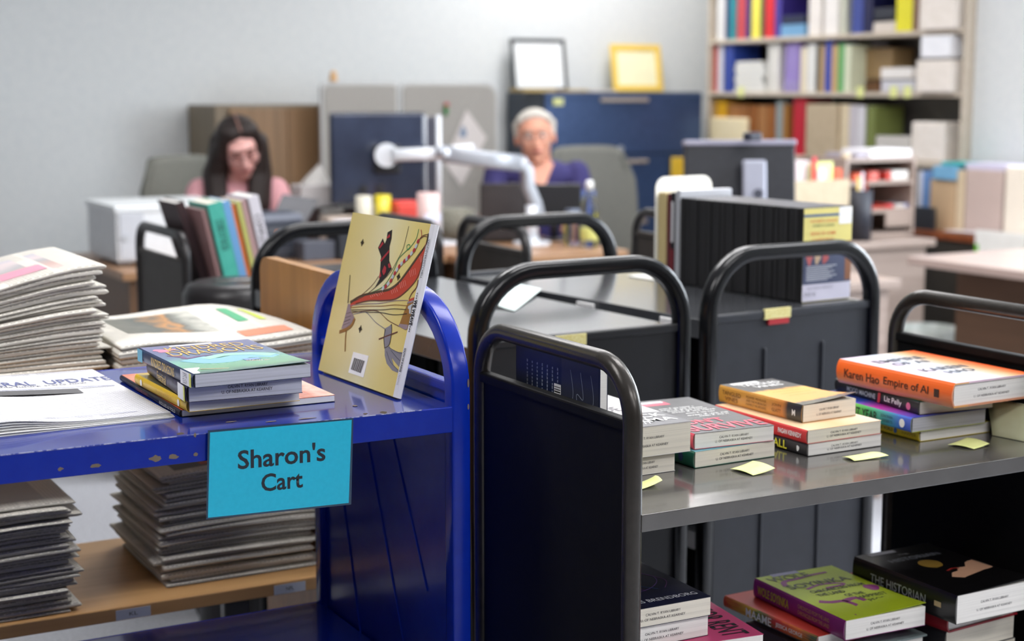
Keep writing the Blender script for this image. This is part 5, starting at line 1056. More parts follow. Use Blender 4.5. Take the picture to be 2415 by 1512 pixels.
# white carton boxes at the near end
CRT = noisemat('cream_carton', (232, 224, 214), (240, 232, 224), 30, .6); CRW = noisemat('white_carton', (240, 242, 248), (246, 247, 252), 30, .5)
XB = BF-.03
shelf_item('cream carton at the near end of the top visible shelf', 2162, 2245, None, S1+.0, (0,0,0), 'document_box', 'box', m=CRT, xf=XB, depth=.24)
shelf_item('cream carton in the near end of the middle shelf', 2160, 2242, 142, 1.345, (0,0,0), 'document_box', 'box', m=CRT, xf=XB, depth=.24, zoff=0)
shelf_item('bright white carton above the cream one, near end of middle shelf', 2168, 2236, 84, 1.345, (0,0,0), 'document_box', 'box', m=CRW, xf=XB+.01, depth=.2, zoff=.155)
shelf_item('cream rounded magazine box at the near end of the lower shelf', 2152, 2232, 288, 1.026, (0,0,0), 'magazine_box', 'box', m=CRT, depth=.24, rad=.012)
shelf_item('beige magazine box beside the red binder, lower shelf', 1903, 1976, 246, S3, (190, 172, 144), 'magazine_box', 'box', m=noisemat('beige_card', (186, 168, 140), (198, 180, 152), 30, .6), xf=BF+.0, depth=.2)
shelf_item('pale yellow rounded box in front of the golden book', 1674, 1762, 278, S3, (250, 234, 190), 'magazine_box', 'box', m=noisemat('pale_yellow_card', (248, 232, 188), (252, 238, 200), 30, .6), xf=BF-.01, depth=.025, rad=.008)
shelf_item('grey white paper pile right of the green book, lower shelf', 2070, 2150, 322, S3, (206, 202, 196), 'paper_stack', 'papers', depth=.2)
for px in (1747, 2028, 2107, 2140):
    o = MB().box((0, -.024, -.026), (.0008, .024, .026)).build('sticky_note', PN); o.location = P(px, 217, X=BF-.002); tag(o, {1747: 'pale yellow sticky note on the shelf edge, far left one of four', 2028: 'pale yellow sticky note on the shelf edge below the brown box', 2107: 'pale yellow sticky note on the shelf edge, left of the last pair', 2140: 'pale yellow sticky note on the shelf edge nearest the cartons'}[px], 'sticky note')

# -- things on the left desk -------------------------------------------------------
WPR = noisemat('white_plastic', (222, 225, 228), (230, 232, 235), 30, .4); WPS = mat((196, 199, 206), .45)
pr = thing('printer', 'large boxy white printer on the corner of the walnut desk', 'printer', (1.425, 5.47, ZD))
MB().box((0, 0, .012), (.41, .40, .195), .008).build('body', WPR, pr); MB().box((-.006, -.006, .188), (.42, .41, .212), .006).build('lid', mat((236, 240, 242), .35), pr)
MB().box((.012, -.004, .02), (.10, .001, .185), .003).build('front_flap', WPS, pr); MB().box((.0, .0, 0), (.05, .05, .012)).build('foot', mat((70, 60, 56), .6), pr); MB().cyl((.03, -.008, .10), (.03, 0, .10), .010).build('button', mat((180, 184, 190), .4), pr)
GP = noisemat('graphite_plastic', (52, 55, 64), (60, 63, 72), 40, .4); GP2 = mat((104, 108, 120), .35)
LPX = 1.0
lp = thing('label_printer', 'dark grey label printer with amber lamp beside the white printer', 'printer', (1.93, 5.42, ZD), math.radians(8))
MB().box((0, 0, 0), (.21, .13, .12), .012).build('body', GP, lp); MB().box((.0, .01, .12), (.20, .125, .165), .02).build('lid', GP2, lp); MB().box((.04, .03, .165), (.16, .1, .172), .003).build('paper_slot', mat((60, 66, 80), .4), lp)
MB().ell((.115, -.002, .030), (.0035, .002, .0035)).build('amber_lamp', emis('amber_glow', (255, 160, 40), 7), lp); MB().ell((.075, -.002, .10), (.003, .002, .003)).build('amber_lamp', emis('amber_glow2', (230, 130, 30), 3), lp); MB().box((.11, -.003, .085), (.19, .001, .105), .001).build('display', mat((30, 32, 40), .3), lp)
MB().box((.04, -.03, 0), (.2, -.002, .035), .004).build('front_tray', GP, lp)
hd = thing('document_holder', 'dark grey slanted board standing on the desk before the woman', 'document holder', P(690, 540, Y=5.60))
hd.location.z = ZD
HDm = mat((92, 92, 96), .6); q4 = [P(a, b, Y=y_)-hd.location for a, b, y_ in ((636, 530, 5.585), (705, 556, 5.585), (752, 470, 5.67), (668, 458, 5.67))]; 
MB().prism([q4[0], q4[1], q4[2], q4[3]], (0, .006, 0)).build('board', HDm, hd); MB().box((-.08, .01, 0), (.08, .10, .02), .004).build('base', HDm, hd)
# cable from the woman's headset area is not shown; desk clutter
def boxat(name, lab, cat, px0, px1, ptop, pbot, Y, dp, m, z=None, bev=.004, rot=0):
    a, b_ = P(px0, pbot, Y=Y), P(px1, pbot, Y=Y); t_ = P((px0+px1)/2, ptop, Y=Y).z; z0_ = z if z is not None else P((px0+px1)/2, pbot, Y=Y).z
    r = thing(name, lab, cat, ((a.x+b_.x)/2, Y+dp/2, z0_), rot); w2 = (b_.x-a.x)/2
    MB().box((-w2, -dp/2, 0), (w2, dp/2, t_-z0_), bev).build('body', m, r); return r
org = thing('letter_tray', 'black mesh letter tray stacked with papers below the tissue box', 'letter tray', (P(800, 500, Y=5.72).x, 5.80, ZD))
TRW = .105
for z in (0.0, .075, .155): MB().box((-TRW, -.12, z), (TRW, .12, z+.004)).build('tray', mat((36, 36, 38), .5), org)
for x in (-TRW, TRW-.005): MB().box((x, -.12, 0), (x+.005, .12, .157)).build('side_wall', mat((36, 36, 38), .5), org)
for z, c in ((.005, (206, 200, 190)), (.08, (226, 222, 214))):
    o = MB().box((-.095, -.11, 0), (.095, .11, .045), .002).build('paper_stack', pagemat('paper_pile_%d' % int(z*1000), c, fine=500)); o.location = org.location+Vector((0, 0, z)); tag(o, 'white papers in the lower black tray' if z < .01 else 'white papers in the upper black tray', 'papers')
tb = thing('tissue_box', 'white tissue box with a tall pulled tissue, beside the monitor', 'tissue box', (org.location.x-.065, 5.82, ZD+.16))
MB().box((-.075, -.06, 0), (.075, .06, .085), .004).build('carton', mat((214, 210, 210), .6), tb)
MB().grid(lambda u, v: Vector(((u-.5)*.13*(1-v)**.8+.02*v, .02*math.sin(6*u)*(1-v)-.01+.0*v, .085+.088*v*(1-.25*abs(u-.5)))), 12, 10, thick=.001).build('tissue', mat((242, 240, 236), .9), tb)
# twin monitors on a white arm
MBK = noisemat('monitor_back', (40, 46, 64), (50, 58, 78), 8, .2, spec=.8); MSC = mat((14, 15, 18), .2)
mo = thing('monitor', 'large dark monitor seen from behind, held by a white arm', 'monitor', P(893, 372, Y=5.62), (0, 0, math.radians(-6)))
MB().box((-.195, -.005, -.175), (.185, .018, .175), .008).build('screen', MSC, mo); MB().box((-.197, -.022, -.175), (.187, -.0052, .175), .012).build('back_shell', MBK, mo); MB().box((-.03, -.036, -.06), (.08, -.022, .05), .006).build('mount_plate', mat((26, 28, 34), .4), mo)
for x in (-.085, -.02): MB().box((x, -.026, -.135), (x+.03, -.0215, -.105), .003).build('port', mat((16, 17, 22), .5), mo)
mo2 = thing('monitor', 'second dark monitor, partly hidden behind the first and the white poles', 'monitor', P(955, 372, Y=5.78), (0, 0, math.radians(-6)))
MB().box((-.17, -.008, -.165), (.15, .012, .165), .006).build('screen', MSC, mo2); MB().box((-.172, -.024, -.165), (.152, -.0082, .165), .01).build('back_shell', mat((62, 62, 74), .35), mo2); MB().cyl((0, .02, -.19), (0, .02, -.16), .01).build('stem', MSC, mo2); MB().cyl((0, .02, .0005-mo2.location.z+ZD), (0, .02, -.17), .014).build('stem', MSC, mo2); MB().box((-.08, -.03, .0005-mo2.location.z+ZD), (.08, .1, .012-mo2.location.z+ZD), .003).build('base', MSC, mo2)
WA = mat((228, 232, 238), .3, .1, name='arm_white'); WAG = mat((166, 170, 178), .35, .3, name='arm_grey')
ps_ = thing('monitor_stand', 'white twin pole monitor stand on the walnut desk', 'stand', (P(1018, 470, Y=5.64).x, 5.64, ZD))
for dx in (-.033, .033): MB().cyl((dx, 0, .0), (dx, 0, P(1000, 272, Y=5.64).z-ZD), .0105).build('pole', WA, ps_)
MB().box((-.11, -.06, 0), (.11, .10, .012), .004).build('base', WA, ps_)
ar = thing('monitor_stand', 'white and grey jointed monitor arm rising from the right hand desk', 'monitor arm', (P(1266, 572, Y=5.40).x, 5.44, ZD))
def A_(px, py, Y): return P(px, py, Y=Y)-ar.location
b = MB(); b.cyl((0, 0, 0), (0, 0, .014), .075, n=32); b.cyl((0, 0, .014), (0, 0, .03), .03, n=24); b.build('base', WA, ar)
MB().cyl((0, 0, .03), (0, 0, .16), .024, n=24).build('post', WA, ar)
pp_ = [A_(1268, 505, 5.44), A_(1262, 480, 5.44), A_(1245, 440, 5.44), A_(1243, 402, 5.44), A_(1225, 378, 5.44), A_(1150, 368, 5.47), A_(1045, 362, 5.50)]
MB().sweep([pp_[0]+Vector((0, 0, -.04)), pp_[0], pp_[1], pp_[2], pp_[3], pp_[4]], rrect(.04, .052, .012, 3), (0, 1, 0)).build('lower_arm', WAG, ar)
MB().sweep([pp_[4]+Vector((0, 0, -.012)), pp_[5]+Vector((0, 0, -.015)), pp_[6]], rrect(.045, .066, .015, 3), (0, 1, 0)).build('upper_arm', WAG, ar)
MB().sweep([A_(925, 366, 5.50), A_(1035, 362, 5.50), A_(1112, 353, 5.50)], rrect(.05, .048, .014, 3), (0, 1, 0)).build('cross_bar', WA, ar)
MB().cyl(A_(1040, 372, 5.46), A_(1040, 345, 5.46), .02).build('joint', WAG, ar); MB().cyl(A_(912, 366, 5.52), A_(912, 366, 5.568), .046, n=28).build('pivot_head', WA, ar)
# cups and boxes
def cup(lab, px, ptop, pbot, Y, r_, m, name='cup', cat='cup', z=ZD, taper=.85):
    c = P(px, pbot, Y=Y); h = P(px, ptop, Y=Y).z-z; o = MB().lathe((0, 0, 0), [(r_*taper, 0), (r_, h), (r_*.92, h), (r_*.8*taper, .006)], 24).build(name, m); o.location = (c.x, Y, z); return tag(o, lab, cat)
cup('cream cup in the row below the monitor', 858, 462, 500, 5.44, .031, mat((214, 208, 190), .5)); cup('yellow cup in the row below the monitor', 903, 460, 505, 5.44, .031, noisemat('yellow_glaze', (214, 196, 60), (224, 206, 40), 10, .3))
boxat('small_box', 'red and white small box on the desk right of the yellow cup', 'box', 936, 984, 474, 520, 5.40, .06, gradmat('red_white_box', [(0, (226, 80, 70)), (1, (222, 206, 206))], 'V'), ZD); boxat('small_box', 'red box standing right behind the yellow book on the cart', 'box', 940, 986, 484, 522, 5.36, .03, mat((230, 84, 74), .5), ZD)
pkc = cup('tall pale pink cup with a white card, right of the red box', 1010, 455, 565, 5.28, .042, mat((224, 192, 188), .5)); cdd = part_box('white_card', (-.035, -.046, .13), (.03, -.043, .16), mat((226, 226, 244), .5), pkc)
boxat('paper_stack', 'loose cream papers lying on the desk below the slanted board', 'papers', 775, 850, 512, 526, 5.52, .09, mat((206, 190, 176), .8), ZD)
boxat('keyboard_tray', 'flat dark tray with papers on the desk behind the black cart handle', 'tray', 716, 792, 570, 592, 5.30, .10, mat((80, 82, 92), .5), ZD)
boxat('storage_box', 'black upright storage box with papers at the front of the walnut desk', 'box', 800, 850, 530, 640, 5.285, .12, mat((40, 42, 48), .5), ZD); boxat('paper_stack', 'white paper sheets on the black storage box', 'papers', 806, 848, 522, 529.4, 5.29, .10, mat((226, 226, 236), .6))
pc = MB().grid(lambda u, v: Vector(((u-.5)*.16, (v-.5)*.1, .006*math.sin(3*u))), 6, 4, thick=.002).build('leaflet', mat((206, 222, 206), .6)); pc.location = (1.80, 5.33, ZD+.004); tag(pc, 'green and white leaflet on the desk right of the leaning books', 'leaflet'); 
# woven basket / bag on the partition side
bk = MB().lathe((0, 0, 0), [(.07, 0), (.09, .06), (.085, .12), (.06, .13)], 24).build('basket', noisemat('grey_wicker', (120, 120, 108), (160, 158, 146), 80, .9, bump=.6)); bk.location = (P(1080, 520, Y=5.80).x-.01, 5.815, ZD); tag(bk, 'grey green rounded basket at the back of the right hand desk', 'basket')
# man's desk things
LBk = mat((26, 26, 30), .4)
l1 = thing('laptop', 'open black laptop seen from behind, left in front of the person in purple', 'laptop', (P(1195, 490, Y=5.62).x, 5.62, ZD), math.radians(-12))
MB().box((-.12, -.018, 0), (.12, .11, .016), .004).build('base', LBk, l1); MB().box((-.12, -.03, .012), (.12, -.018, P(1195, 432, Y=5.6).z-ZD), .004).build('lid', noisemat('laptop_lid', (44, 38, 38), (52, 46, 46), 20, .5), l1)
l2 = thing('monitor', 'small black screen seen from behind in front of the person in purple', 'monitor', (P(1310, 470, Y=5.56).x, 5.56, ZD), math.radians(-20))
MB().box((-.11, 0, .08), (.11, .02, P(1310, 432, Y=5.62).z-ZD), .006).build('screen', LBk, l2); MB().cyl((0, .03, 0), (0, .03, .12), .015).build('stem', LBk, l2); MB().box((-.07, -.03, 0), (.07, .06, .01), .004).build('base', LBk, l2)
bt = thing('bottle', 'clear plastic bottle with white cap and yellow label, front of right hand desk', 'bottle', (P(1402, 560, Y=5.22).x, 5.26, ZD))
PLG = glassmat('clear_plastic', (226, 232, 238), .05, 1.3)
hb_ = P(1402, 425, Y=5.26).z-ZD
MB().lathe((0, 0, 0), [(.03, 0), (.036, .006), (.036, hb_*.58), (.028, hb_*.7), (.013, hb_*.82), (.013, hb_*.88)], 24).build('body', PLG, bt); MB().lathe((0, 0, hb_*.86), [(.015, 0), (.015, hb_*.12), (.008, hb_*.14)], 20).build('cap', WHITE, bt); MB().lathe((0, 0, .03), [(.0365, 0), (.0368, .001), (.0368, .05), (.0365, .051)], 24).build('label_band', mat((206, 206, 120), .5), bt)
jr = thing('jar', 'glass jar with light liquid beside the clear bottle', 'jar', (P(1370, 560, Y=5.3).x, 5.36, ZD)); MB().lathe((0, 0, 0), [(.032, 0), (.038, .02), (.038, .10), (.03, .12), (.03, .13)], 24).build('body', PLG, jr); MB().lathe((0, 0, .128), [(.031, 0), (.031, .016)], 24).build('lid', mat((120, 130, 150), .3, .6), jr)
cup('small yellow bottle beside the grey stand post', 1362, 508, 548, 5.42, .014, mat((206, 196, 40), .4), 'bottle', 'bottle', taper=.95)
cup('white and blue tumbler standing before the grey chair', 1385, 450, 480, 5.55, .034, gradmat('tumbler', [(0, (90, 110, 170)), (1, (220, 224, 236))], 'V'), 'cup', 'cup')
# chairs
def chair(lab, x, y, rz, ztop, m, wd=.46, z0_=.56, arms=True):
    c = thing('office_chair', lab, 'chair', (x, y, 0), rz)
    def fn(u, v):
        s = (u-.5)*2; wq = wd/2*(1-.12*v**3); r_ = .0
        return Vector((s*wq*(1-.25*max(0, v-.8)*5*abs(s)**6), .05*(s*s)*-1+.05*v*v*.6, z0_+(ztop-z0_)*v*(1-.08*abs(s)**5)))
    b = MB(); b.grid(fn, 14, 14); bo = b.build('backrest', m, c); sm = bo.modifiers.new('thick', 'SOLIDIFY'); sm.thickness = .035; sm.offset = 0
    MB().box((-.24, -.46, .35), (.24, .0, .41), .028, seg=3).build('seat', m, c)
    MB().cyl((0, -.22, .12), (0, -.22, .36), .025).build('gas_lift', LBk, c)
    for k in range(5):
        a = 2*PI*k/5; l_ = MB(); l_.cap((0, -.22, .10), (.27*math.cos(a), -.22+.27*math.sin(a), .07), .022, .014); l_.build('base_leg', LBk, c); MB().ell((.27*math.cos(a), -.22+.27*math.sin(a), .03), .03, n=12).build('caster', LBk, c)
    MB().sweep([(0, .0, .38), (0, .07, .50), (0, .06, .75)], rrect(.06, .015, .004, 2), (1, 0, 0)).build('back_support', LBk, c)
    for s in ((-1, 1) if arms else ()): MB().tube([(s*.25, -.12, .40), (s*.33, -.12, .56), (s*.33, -.13, .63)], .014).build('arm_post', LBk, c); MB().box((s*.33-.035, -.28, .63), (s*.33+.035, -.03, .65), .01).build('arm_pad', LBk, c)
    return c
CG = noisemat('chair_mesh_grey', (120, 121, 114), (134, 135, 127), 180, .9, bump=.3)
chair('empty grey office chair at the far left beside the woman', P(430, 440, Y=6.55).x, 6.56, math.radians(12), P(430, 366, Y=6.55).z, CG, .42)
chair('grey office chair of the person in the purple shirt', P(1386, 440, Y=6.42).x, 6.42, math.radians(-6), P(1390, 346, Y=6.3).z, noisemat('chair_fabric_olive', (116, 116, 110), (128, 128, 121), 180, .9, bump=.3), .50, arms=False)
bx_ = P(582, 700, Y=3.50); dk = thing('waste_bin', 'black bin between the left book cart and the black cart', 'waste bin', (bx_.x-.03, 3.50, 0), 0); hh_ = P(582, 660, Y=3.50).z
MB().lathe((0, 0, 0), [(.10, 0), (.12, hh_-.03), (.11, hh_-.008), (.09, hh_)], 28).build('body', mat((40, 38, 40), .35), dk); MB().cyl((-.05, 0, hh_), (.05, 0, hh_), .004).build('lid_handle', mat((120, 118, 116), .4, .5), dk)

# -- leaning books on the far left cart -----------------------------------------------
fz = .8556
def lean_book(lab, y, x, wd, ln, t, m, ang, mp=PAGE, txt=None, th_=None, mf=None):
    """spine faces the camera (-y), leans to the left"""
    r = thing('book', lab, 'book', (x, y, fz), (0, math.radians(-ang), 0))
    MB().box((0, 0, 0), (t, .003, ln), .001).build('spine', m, r); b = MB(); b.box((0, .002, 0), (.002, wd, ln)); b.box((t-.002, .002, 0), (t, wd, ln)); b.build('cover', mf or m, r); MB().box((.002, .003, .002), (t-.002, wd-.003, ln-.002)).build('page_block', mp, r)
    if txt: lettering(r, txt, (t/2, -.0004, ln*.62), (0,0,-1), (1,0,0), ln*.36, t*.55, BLACK)
    return r
xb = 1.224
TE = noisemat('teal_cover', (72, 178, 160), (84, 190, 172), 30, .5)
LN = 12
lean_book('dark maroon book at the left of the leaning row', 3.86, xb+.0, .16, .225, .022, mat((60, 40, 44), .5), LN+5)
lean_book('pinkish thin book left of the teal one', 3.80, xb+.024, .15, .205, .012, mat((190, 150, 150), .5), LN)
lean_book('thick teal book with black lettering in the leaning row', 3.785, xb+0.038, .16, .220, .038, TE, LN, PAGEC, 'STORIES OF THE SEA')
lean_book('light blue book with orange foot in the leaning row', 3.79, xb+0.079, .155, .225, .020, gradmat('blue_orange', [(0, (120, 170, 220)), (1, (140, 186, 230))], 'V'), LN)
lean_book('orange based slim book beside the light blue one', 3.795, xb+0.101, .15, .215, .012, mat((216, 120, 60), .5), LN)
lean_book('yellow green slim book in the leaning row', 3.79, xb+0.115, .15, .222, .011, mat((206, 206, 120), .5), LN)
lean_book('pale rose book in the leaning row', 3.79, xb+0.128, .16, .226, .015, mat((214, 178, 178), .5), LN)
lean_book('white book with dark band, right end of the leaning row', 3.78, xb+0.145, .165, .235, .028, mat((222, 218, 226), .5), LN, PAGE, 'COMPLEX')

# -- right side of the office -----------------------------------------------------------
hz = ZD
hu = desk('greige wood desk with an open organiser on top, behind the disc cases', 3.80, 4.70, 4.87, 5.45, GWD, GWD)
YH = 5.06; XH0, XH1 = P(1995, 400, Y=YH).x, P(2160, 400, Y=YH).x
org2 = thing('desk_organizer', 'open wooden desk organiser with shelves, papers piled on it', 'organizer', ((XH0+XH1)/2, YH, hz)); w2 = (XH1-XH0)/2; ht = P(2100, 372, Y=YH).z-hz
MB().box((-w2, 0, 0), (-w2+.015, .26, ht)).build('side_panel', GWD, org2); MB().box((w2-.015, 0, 0), (w2, .26, ht)).build('side_panel', GWD, org2); MB().box((-w2, .25, 0), (w2, .26, ht)).build('back_panel', GWD, org2)
for z in (.0, ht*.30, ht*.66, ht-.016): MB().box((-w2+.015, 0, z), (w2-.015, .25, z+.016)).build('shelf_board', GWD, org2)
MB().box((w2-.16, -.002, ht*.30-.06), (w2-.02, .004, ht*.30+.0)).build('lower_door', GWD, org2)
tpz = hz+ht
boxat('paper_stack', 'bright white papers on top of the wooden organiser', 'papers', 2052, 2150, 352, 372, YH+.02, .18, mat((246, 244, 248), .6), tpz+.0005); boxat('paper_stack', 'grey lilac papers on top of the wooden organiser', 'papers', 2020, 2045, 362, 378, YH+.02, .2, mat((170, 164, 176), .7), tpz+.0005, bev=.001)
cup('small cream cup on the top of the organiser', 1994, 362, 390, YH+.035, .02, mat((226, 210, 180), .4), z=tpz)
bl = cup('black pen cup with pens before the wooden organiser', 2027, 448, 560, YH-.09, .048, mat((46, 48, 58), .5), 'pen_cup', 'pen cup', taper=.97)
for k, (dx, c, hh) in enumerate(((-.02, (230, 200, 120), .25), (.0, (214, 210, 220), .27), (.02, (150, 60, 40), .24))):
    o = MB().cyl((0, 0, 0), (.006, 0, hh), .006).build('pen', mat(c, .4)); o.location = bl.location+Vector((dx, 0, .01)); tag(o, ['cream pen in the black pen cup', 'thick white pen in the black pen cup', 'red brown pen in the black pen cup'][k], 'pen')
for k, (a0, a1, t_, b_, c, lab) in enumerate(((2012, 2035, 410, 430, (226, 96, 60), 'orange red packet on the upper shelf of the organiser'), (2050, 2072, 405, 435, (222, 110, 100), 'salmon packet on the upper shelf of the organiser'), (2090, 2100, 404, 434, (214, 70, 60), 'narrow red packet on the upper shelf of the organiser'), (2102, 2142, 402, 436, (232, 228, 222), 'row of white packets on the upper shelf of the organiser'))):
    boxat('packet', lab, 'packet', a0, a1, t_, b_, YH+.02, .12, mat(c, .5), hz+ht*.66+.0165)
for k, (a0, a1, t_, c, lab) in enumerate(((2050, 2088, 488, (206, 80, 60), 'red brown packet on the lower shelf of the organiser'), (2090, 2106, 482, (206, 30, 30), 'bright red packet on the lower shelf of the organiser'), (2110, 2134, 482, (214, 206, 200), 'white packet on the lower shelf of the organiser'), (2136, 2141, 480, (170, 180, 226), 'pale blue packet on the lower shelf of the organiser'))):
    boxat('packet', lab, 'packet', a0, a1, t_, 512, YH+.02, .12, mat(c, .5), hz+ht*.30+.0165)
ma, mb2 = P(1872, 560, Y=4.92), P(2000, 560, Y=4.92); mh = P(1936, 425, Y=4.92).z-hz; mw = (mb2.x-ma.x)/2
mbx = thing('magazine_box', 'beige magazine box with papers between monitor and organiser', 'box', ((ma.x+mb2.x)/2, 4.92, hz)); MM = noisemat('beige_card', (186, 168, 140), (198, 180, 152), 30, .6)
b = MB()
for q in (((-mw, 0, 0), (mw, .003, mh)), ((-mw, .137, 0), (mw, .14, mh)), ((-mw, .003, 0), (-mw+.003, .137, mh)), ((mw-.003, .003, 0), (mw, .137, mh)), ((-mw+.003, .003, 0), (mw-.003, .137, .002))): b.box(*q)
b.build('body', MM, mbx)
boxat('paper_stack', 'white and pink papers standing in the beige magazine box', 'papers', 1878, 1910, 380, 440, 4.965, .08, mat((236, 220, 224), .6), hz+.003)
for k, (a0, a1, t_, c, lab) in enumerate(((1914, 1924, 370, (206, 40, 50), 'red folder tip rising from the beige magazine box'), (1908, 1962, 382, (226, 232, 150), 'lime yellow card in the beige magazine box'), (1928, 1945, 398, (220, 216, 216), 'pale grey card in front of the lime yellow one'), (1966, 1984, 398, (230, 92, 50), 'orange red packet behind the beige magazine box'))):
    boxat('card', lab, 'card', a0, a1, t_, 470, [4.935, 4.945, 4.930, 4.955][k], .003 if k < 3 else .04, mat(c, .5), hz+.003, bev=.001)
# all in one computer, seen from behind
aio = thing('computer_screen', 'black all in one computer from behind with grey stand and webcam', 'monitor', (P(1752, 400, Y=4.20).x, 4.20, hz), math.radians(-20))
zt_ = P(1752, 340, Y=4.20).z-hz; zb_ = .13
BKM = noisemat('matte_black', (34, 35, 40), (40, 41, 47), 40, .4)
MB().box((-.19, -.014, zb_), (.19, .016, zt_), .006, mtx=Matrix.Rotation(math.radians(-6), 4, 'X')).build('back_shell', BKM, aio)
MB().box((-.192, -.022, zt_-.004), (.192, .02, zt_+.014), .004, mtx=Matrix.Rotation(math.radians(-6), 4, 'X')).build('top_edge', mat((156, 154, 170), .35, .3), aio)
MB().box((-.006, -.06, .0), (.075, -.045, zt_-.055), .008, mtx=Matrix.Rotation(math.radians(-6), 4, 'X')).build('stand_column', mat((168, 170, 184), .35, .3), aio)
MB().cyl((.034, -.066, zt_-.16), (.034, -.058, zt_-.16), .016, n=24).build('round_emblem', mat((70, 72, 84), .4), aio)
MB().box((-.09, -.14, 0), (.15, .08, .012), .005).build('base', mat((168, 170, 184), .35, .3), aio)
wcm = thing('webcam', 'small black webcam clipped on top of the black computer', 'webcam', (P(1761, 335, Y=4.19).x, 4.16, hz+zt_+.012)); MB().box((-.026, -.02, 0), (.026, .02, .028), .006).build('body', mat((36, 38, 54), .4), wcm); MB().cyl((0, .02, .014), (0, .026, .014), .008).build('lens', MSC, wcm)
desk('greige wood desk with the black all in one computer', 2.70, 3.58, 3.86, 4.60, GWD, GWD)
# right desks by the window
RD = wood('red_brown_top', (126, 66, 36), (150, 84, 50), 0, 8, .35); DKB = mat((50, 46, 40), .6)
rd1 = desk('red brown table with boxes of books by the window wall', 4.92, 5.145, 3.9, 5.42, RD, DKB, ov=.01)
rd2 = thing('desk', 'brown topped desk at the right edge, nearest the window', 'desk', (0, 0, 0)); gx = 4.10
part_box('desk_top', (gx, 3.15, .708), (4.86, 4.40, .74), wood('taupe_top', (170, 150, 142), (190, 172, 164), 1, 8, .3), rd2, .004); part_box('front_panel', (gx+.16, 3.2, .05), (gx+.18, 4.28, .708), wood('umber_front', (84, 62, 46), (100, 74, 56), 1, 8, .5), rd2); part_box('leg', (gx+.16, 4.28, 0), (4.84, 4.30, .708), wood('umber_front', (84, 62, 46), (100, 74, 56), 1, 8, .5), rd2); part_box('leg', (gx+.16, 3.18, 0), (4.84, 3.2, .708), wood('umber_front', (84, 62, 46), (100, 74, 56), 1, 8, .5), rd2)
XR = 4.97
def rbox(lab, px0, px1, ptop, c, X=XR, dp=.142, z=ZD, name='book', cat='book', m=None):
    ya, yb = P(px0, 500, X=X).y, P(px1, 500, X=X).y; h = P((px0+px1)/2, ptop, X=X).z-z
    r = thing(name, lab, cat, (X, (ya+yb)/2, z)); w2 = abs(ya-yb)/2; MB().box((0, -w2, 0), (dp, w2, h), .003).build('body', m or mat(c, .55), r); return r
rbox('white and blue box at the left end of the red brown table', 2162, 2169, 404, (226, 228, 236), X=5.0); rbox('mid blue box on the red brown table', 2173, 2189, 404, (110, 150, 206), X=5.01)
rbox('tan carton under the light blue book', 2192, 2252, 424, (206, 176, 140), X=5.0); 
o = rbox('light blue book lying on the tan carton', 2196, 2248, 392, (120, 176, 214), X=4.985, z=P(2222, 424, X=5.0).z+.001, dp=.15); o = rbox('teal topped book on the light blue one', 2215, 2268, 382, (60, 170, 170), X=5.01, z=P(2222, 392, X=4.985).z+.002, dp=.13)
rbox('cream upright folder right of the tan carton', 2254, 2272, 402, (224, 204, 172), X=5.0); rbox('pinkish brown storage box on the red brown table', 2275, 2362, 402, (204, 184, 176), X=5.0, name='storage_box', cat='box'); rbox('pale lilac papers on the pinkish brown box', 2272, 2372, 386, (214, 210, 232), X=5.01, z=P(2315, 402, X=5.0).z+.001, name='paper_stack', cat='papers')
rbox('pale cream box nearest the window on the red brown table', 2368, 2470, 396, (250, 240, 224), X=5.0, name='storage_box', cat='box')
rbox('black folder lying at the left of the white papers', 2150, 2200, 488, (50, 54, 62), X=4.96, dp=.02, name='folder', cat='folder'); 
wp = MB().grid(lambda u, v: Vector((u*.045, -(v)*.62, .004+.006*math.sin(4*v))), 4, 12, thick=.004).build('paper_stack', mat((246, 246, 252), .6)); wp.location = (4.925, 5.06, ZD+.0075); tag(wp, 'long white paper lying along the edge of the red brown table', 'papers')
gl = thing('poster_board', 'bright white board with green corner standing under the red brown table edge', 'board', (4.90, 0, 0)); y_a, y_b = P(2300, 560, X=4.90).y, P(2440, 560, X=4.90).y; z_a = P(2300, 592, X=4.90).z
gl.location = (4.90, (y_a+y_b)/2, 0); w2 = (y_a-y_b)/2; MB().box((0, -w2, 0), (.012, w2, P(2340, 545, X=4.90).z)).build('board', mat((250, 250, 246), .5), gl); MB().box((-.001, w2-.02, z_a-.005), (0, w2, z_a+.03)).build('green_corner', mat((120, 200, 60), .5), gl)
tr = MB().lathe((0, 0, 0), [(.10, 0), (.13, .42), (.125, .42), (.09, .01)], 28).build('waste_bin', noisemat('frosted_bin', (150, 156, 150), (176, 180, 176), 30, .4)); tr.location = (P(2188, 660, Y=4.62).x, 4.62, 0); tag(tr, 'frosted grey waste bin between the greige desk and the right desk', 'waste bin')

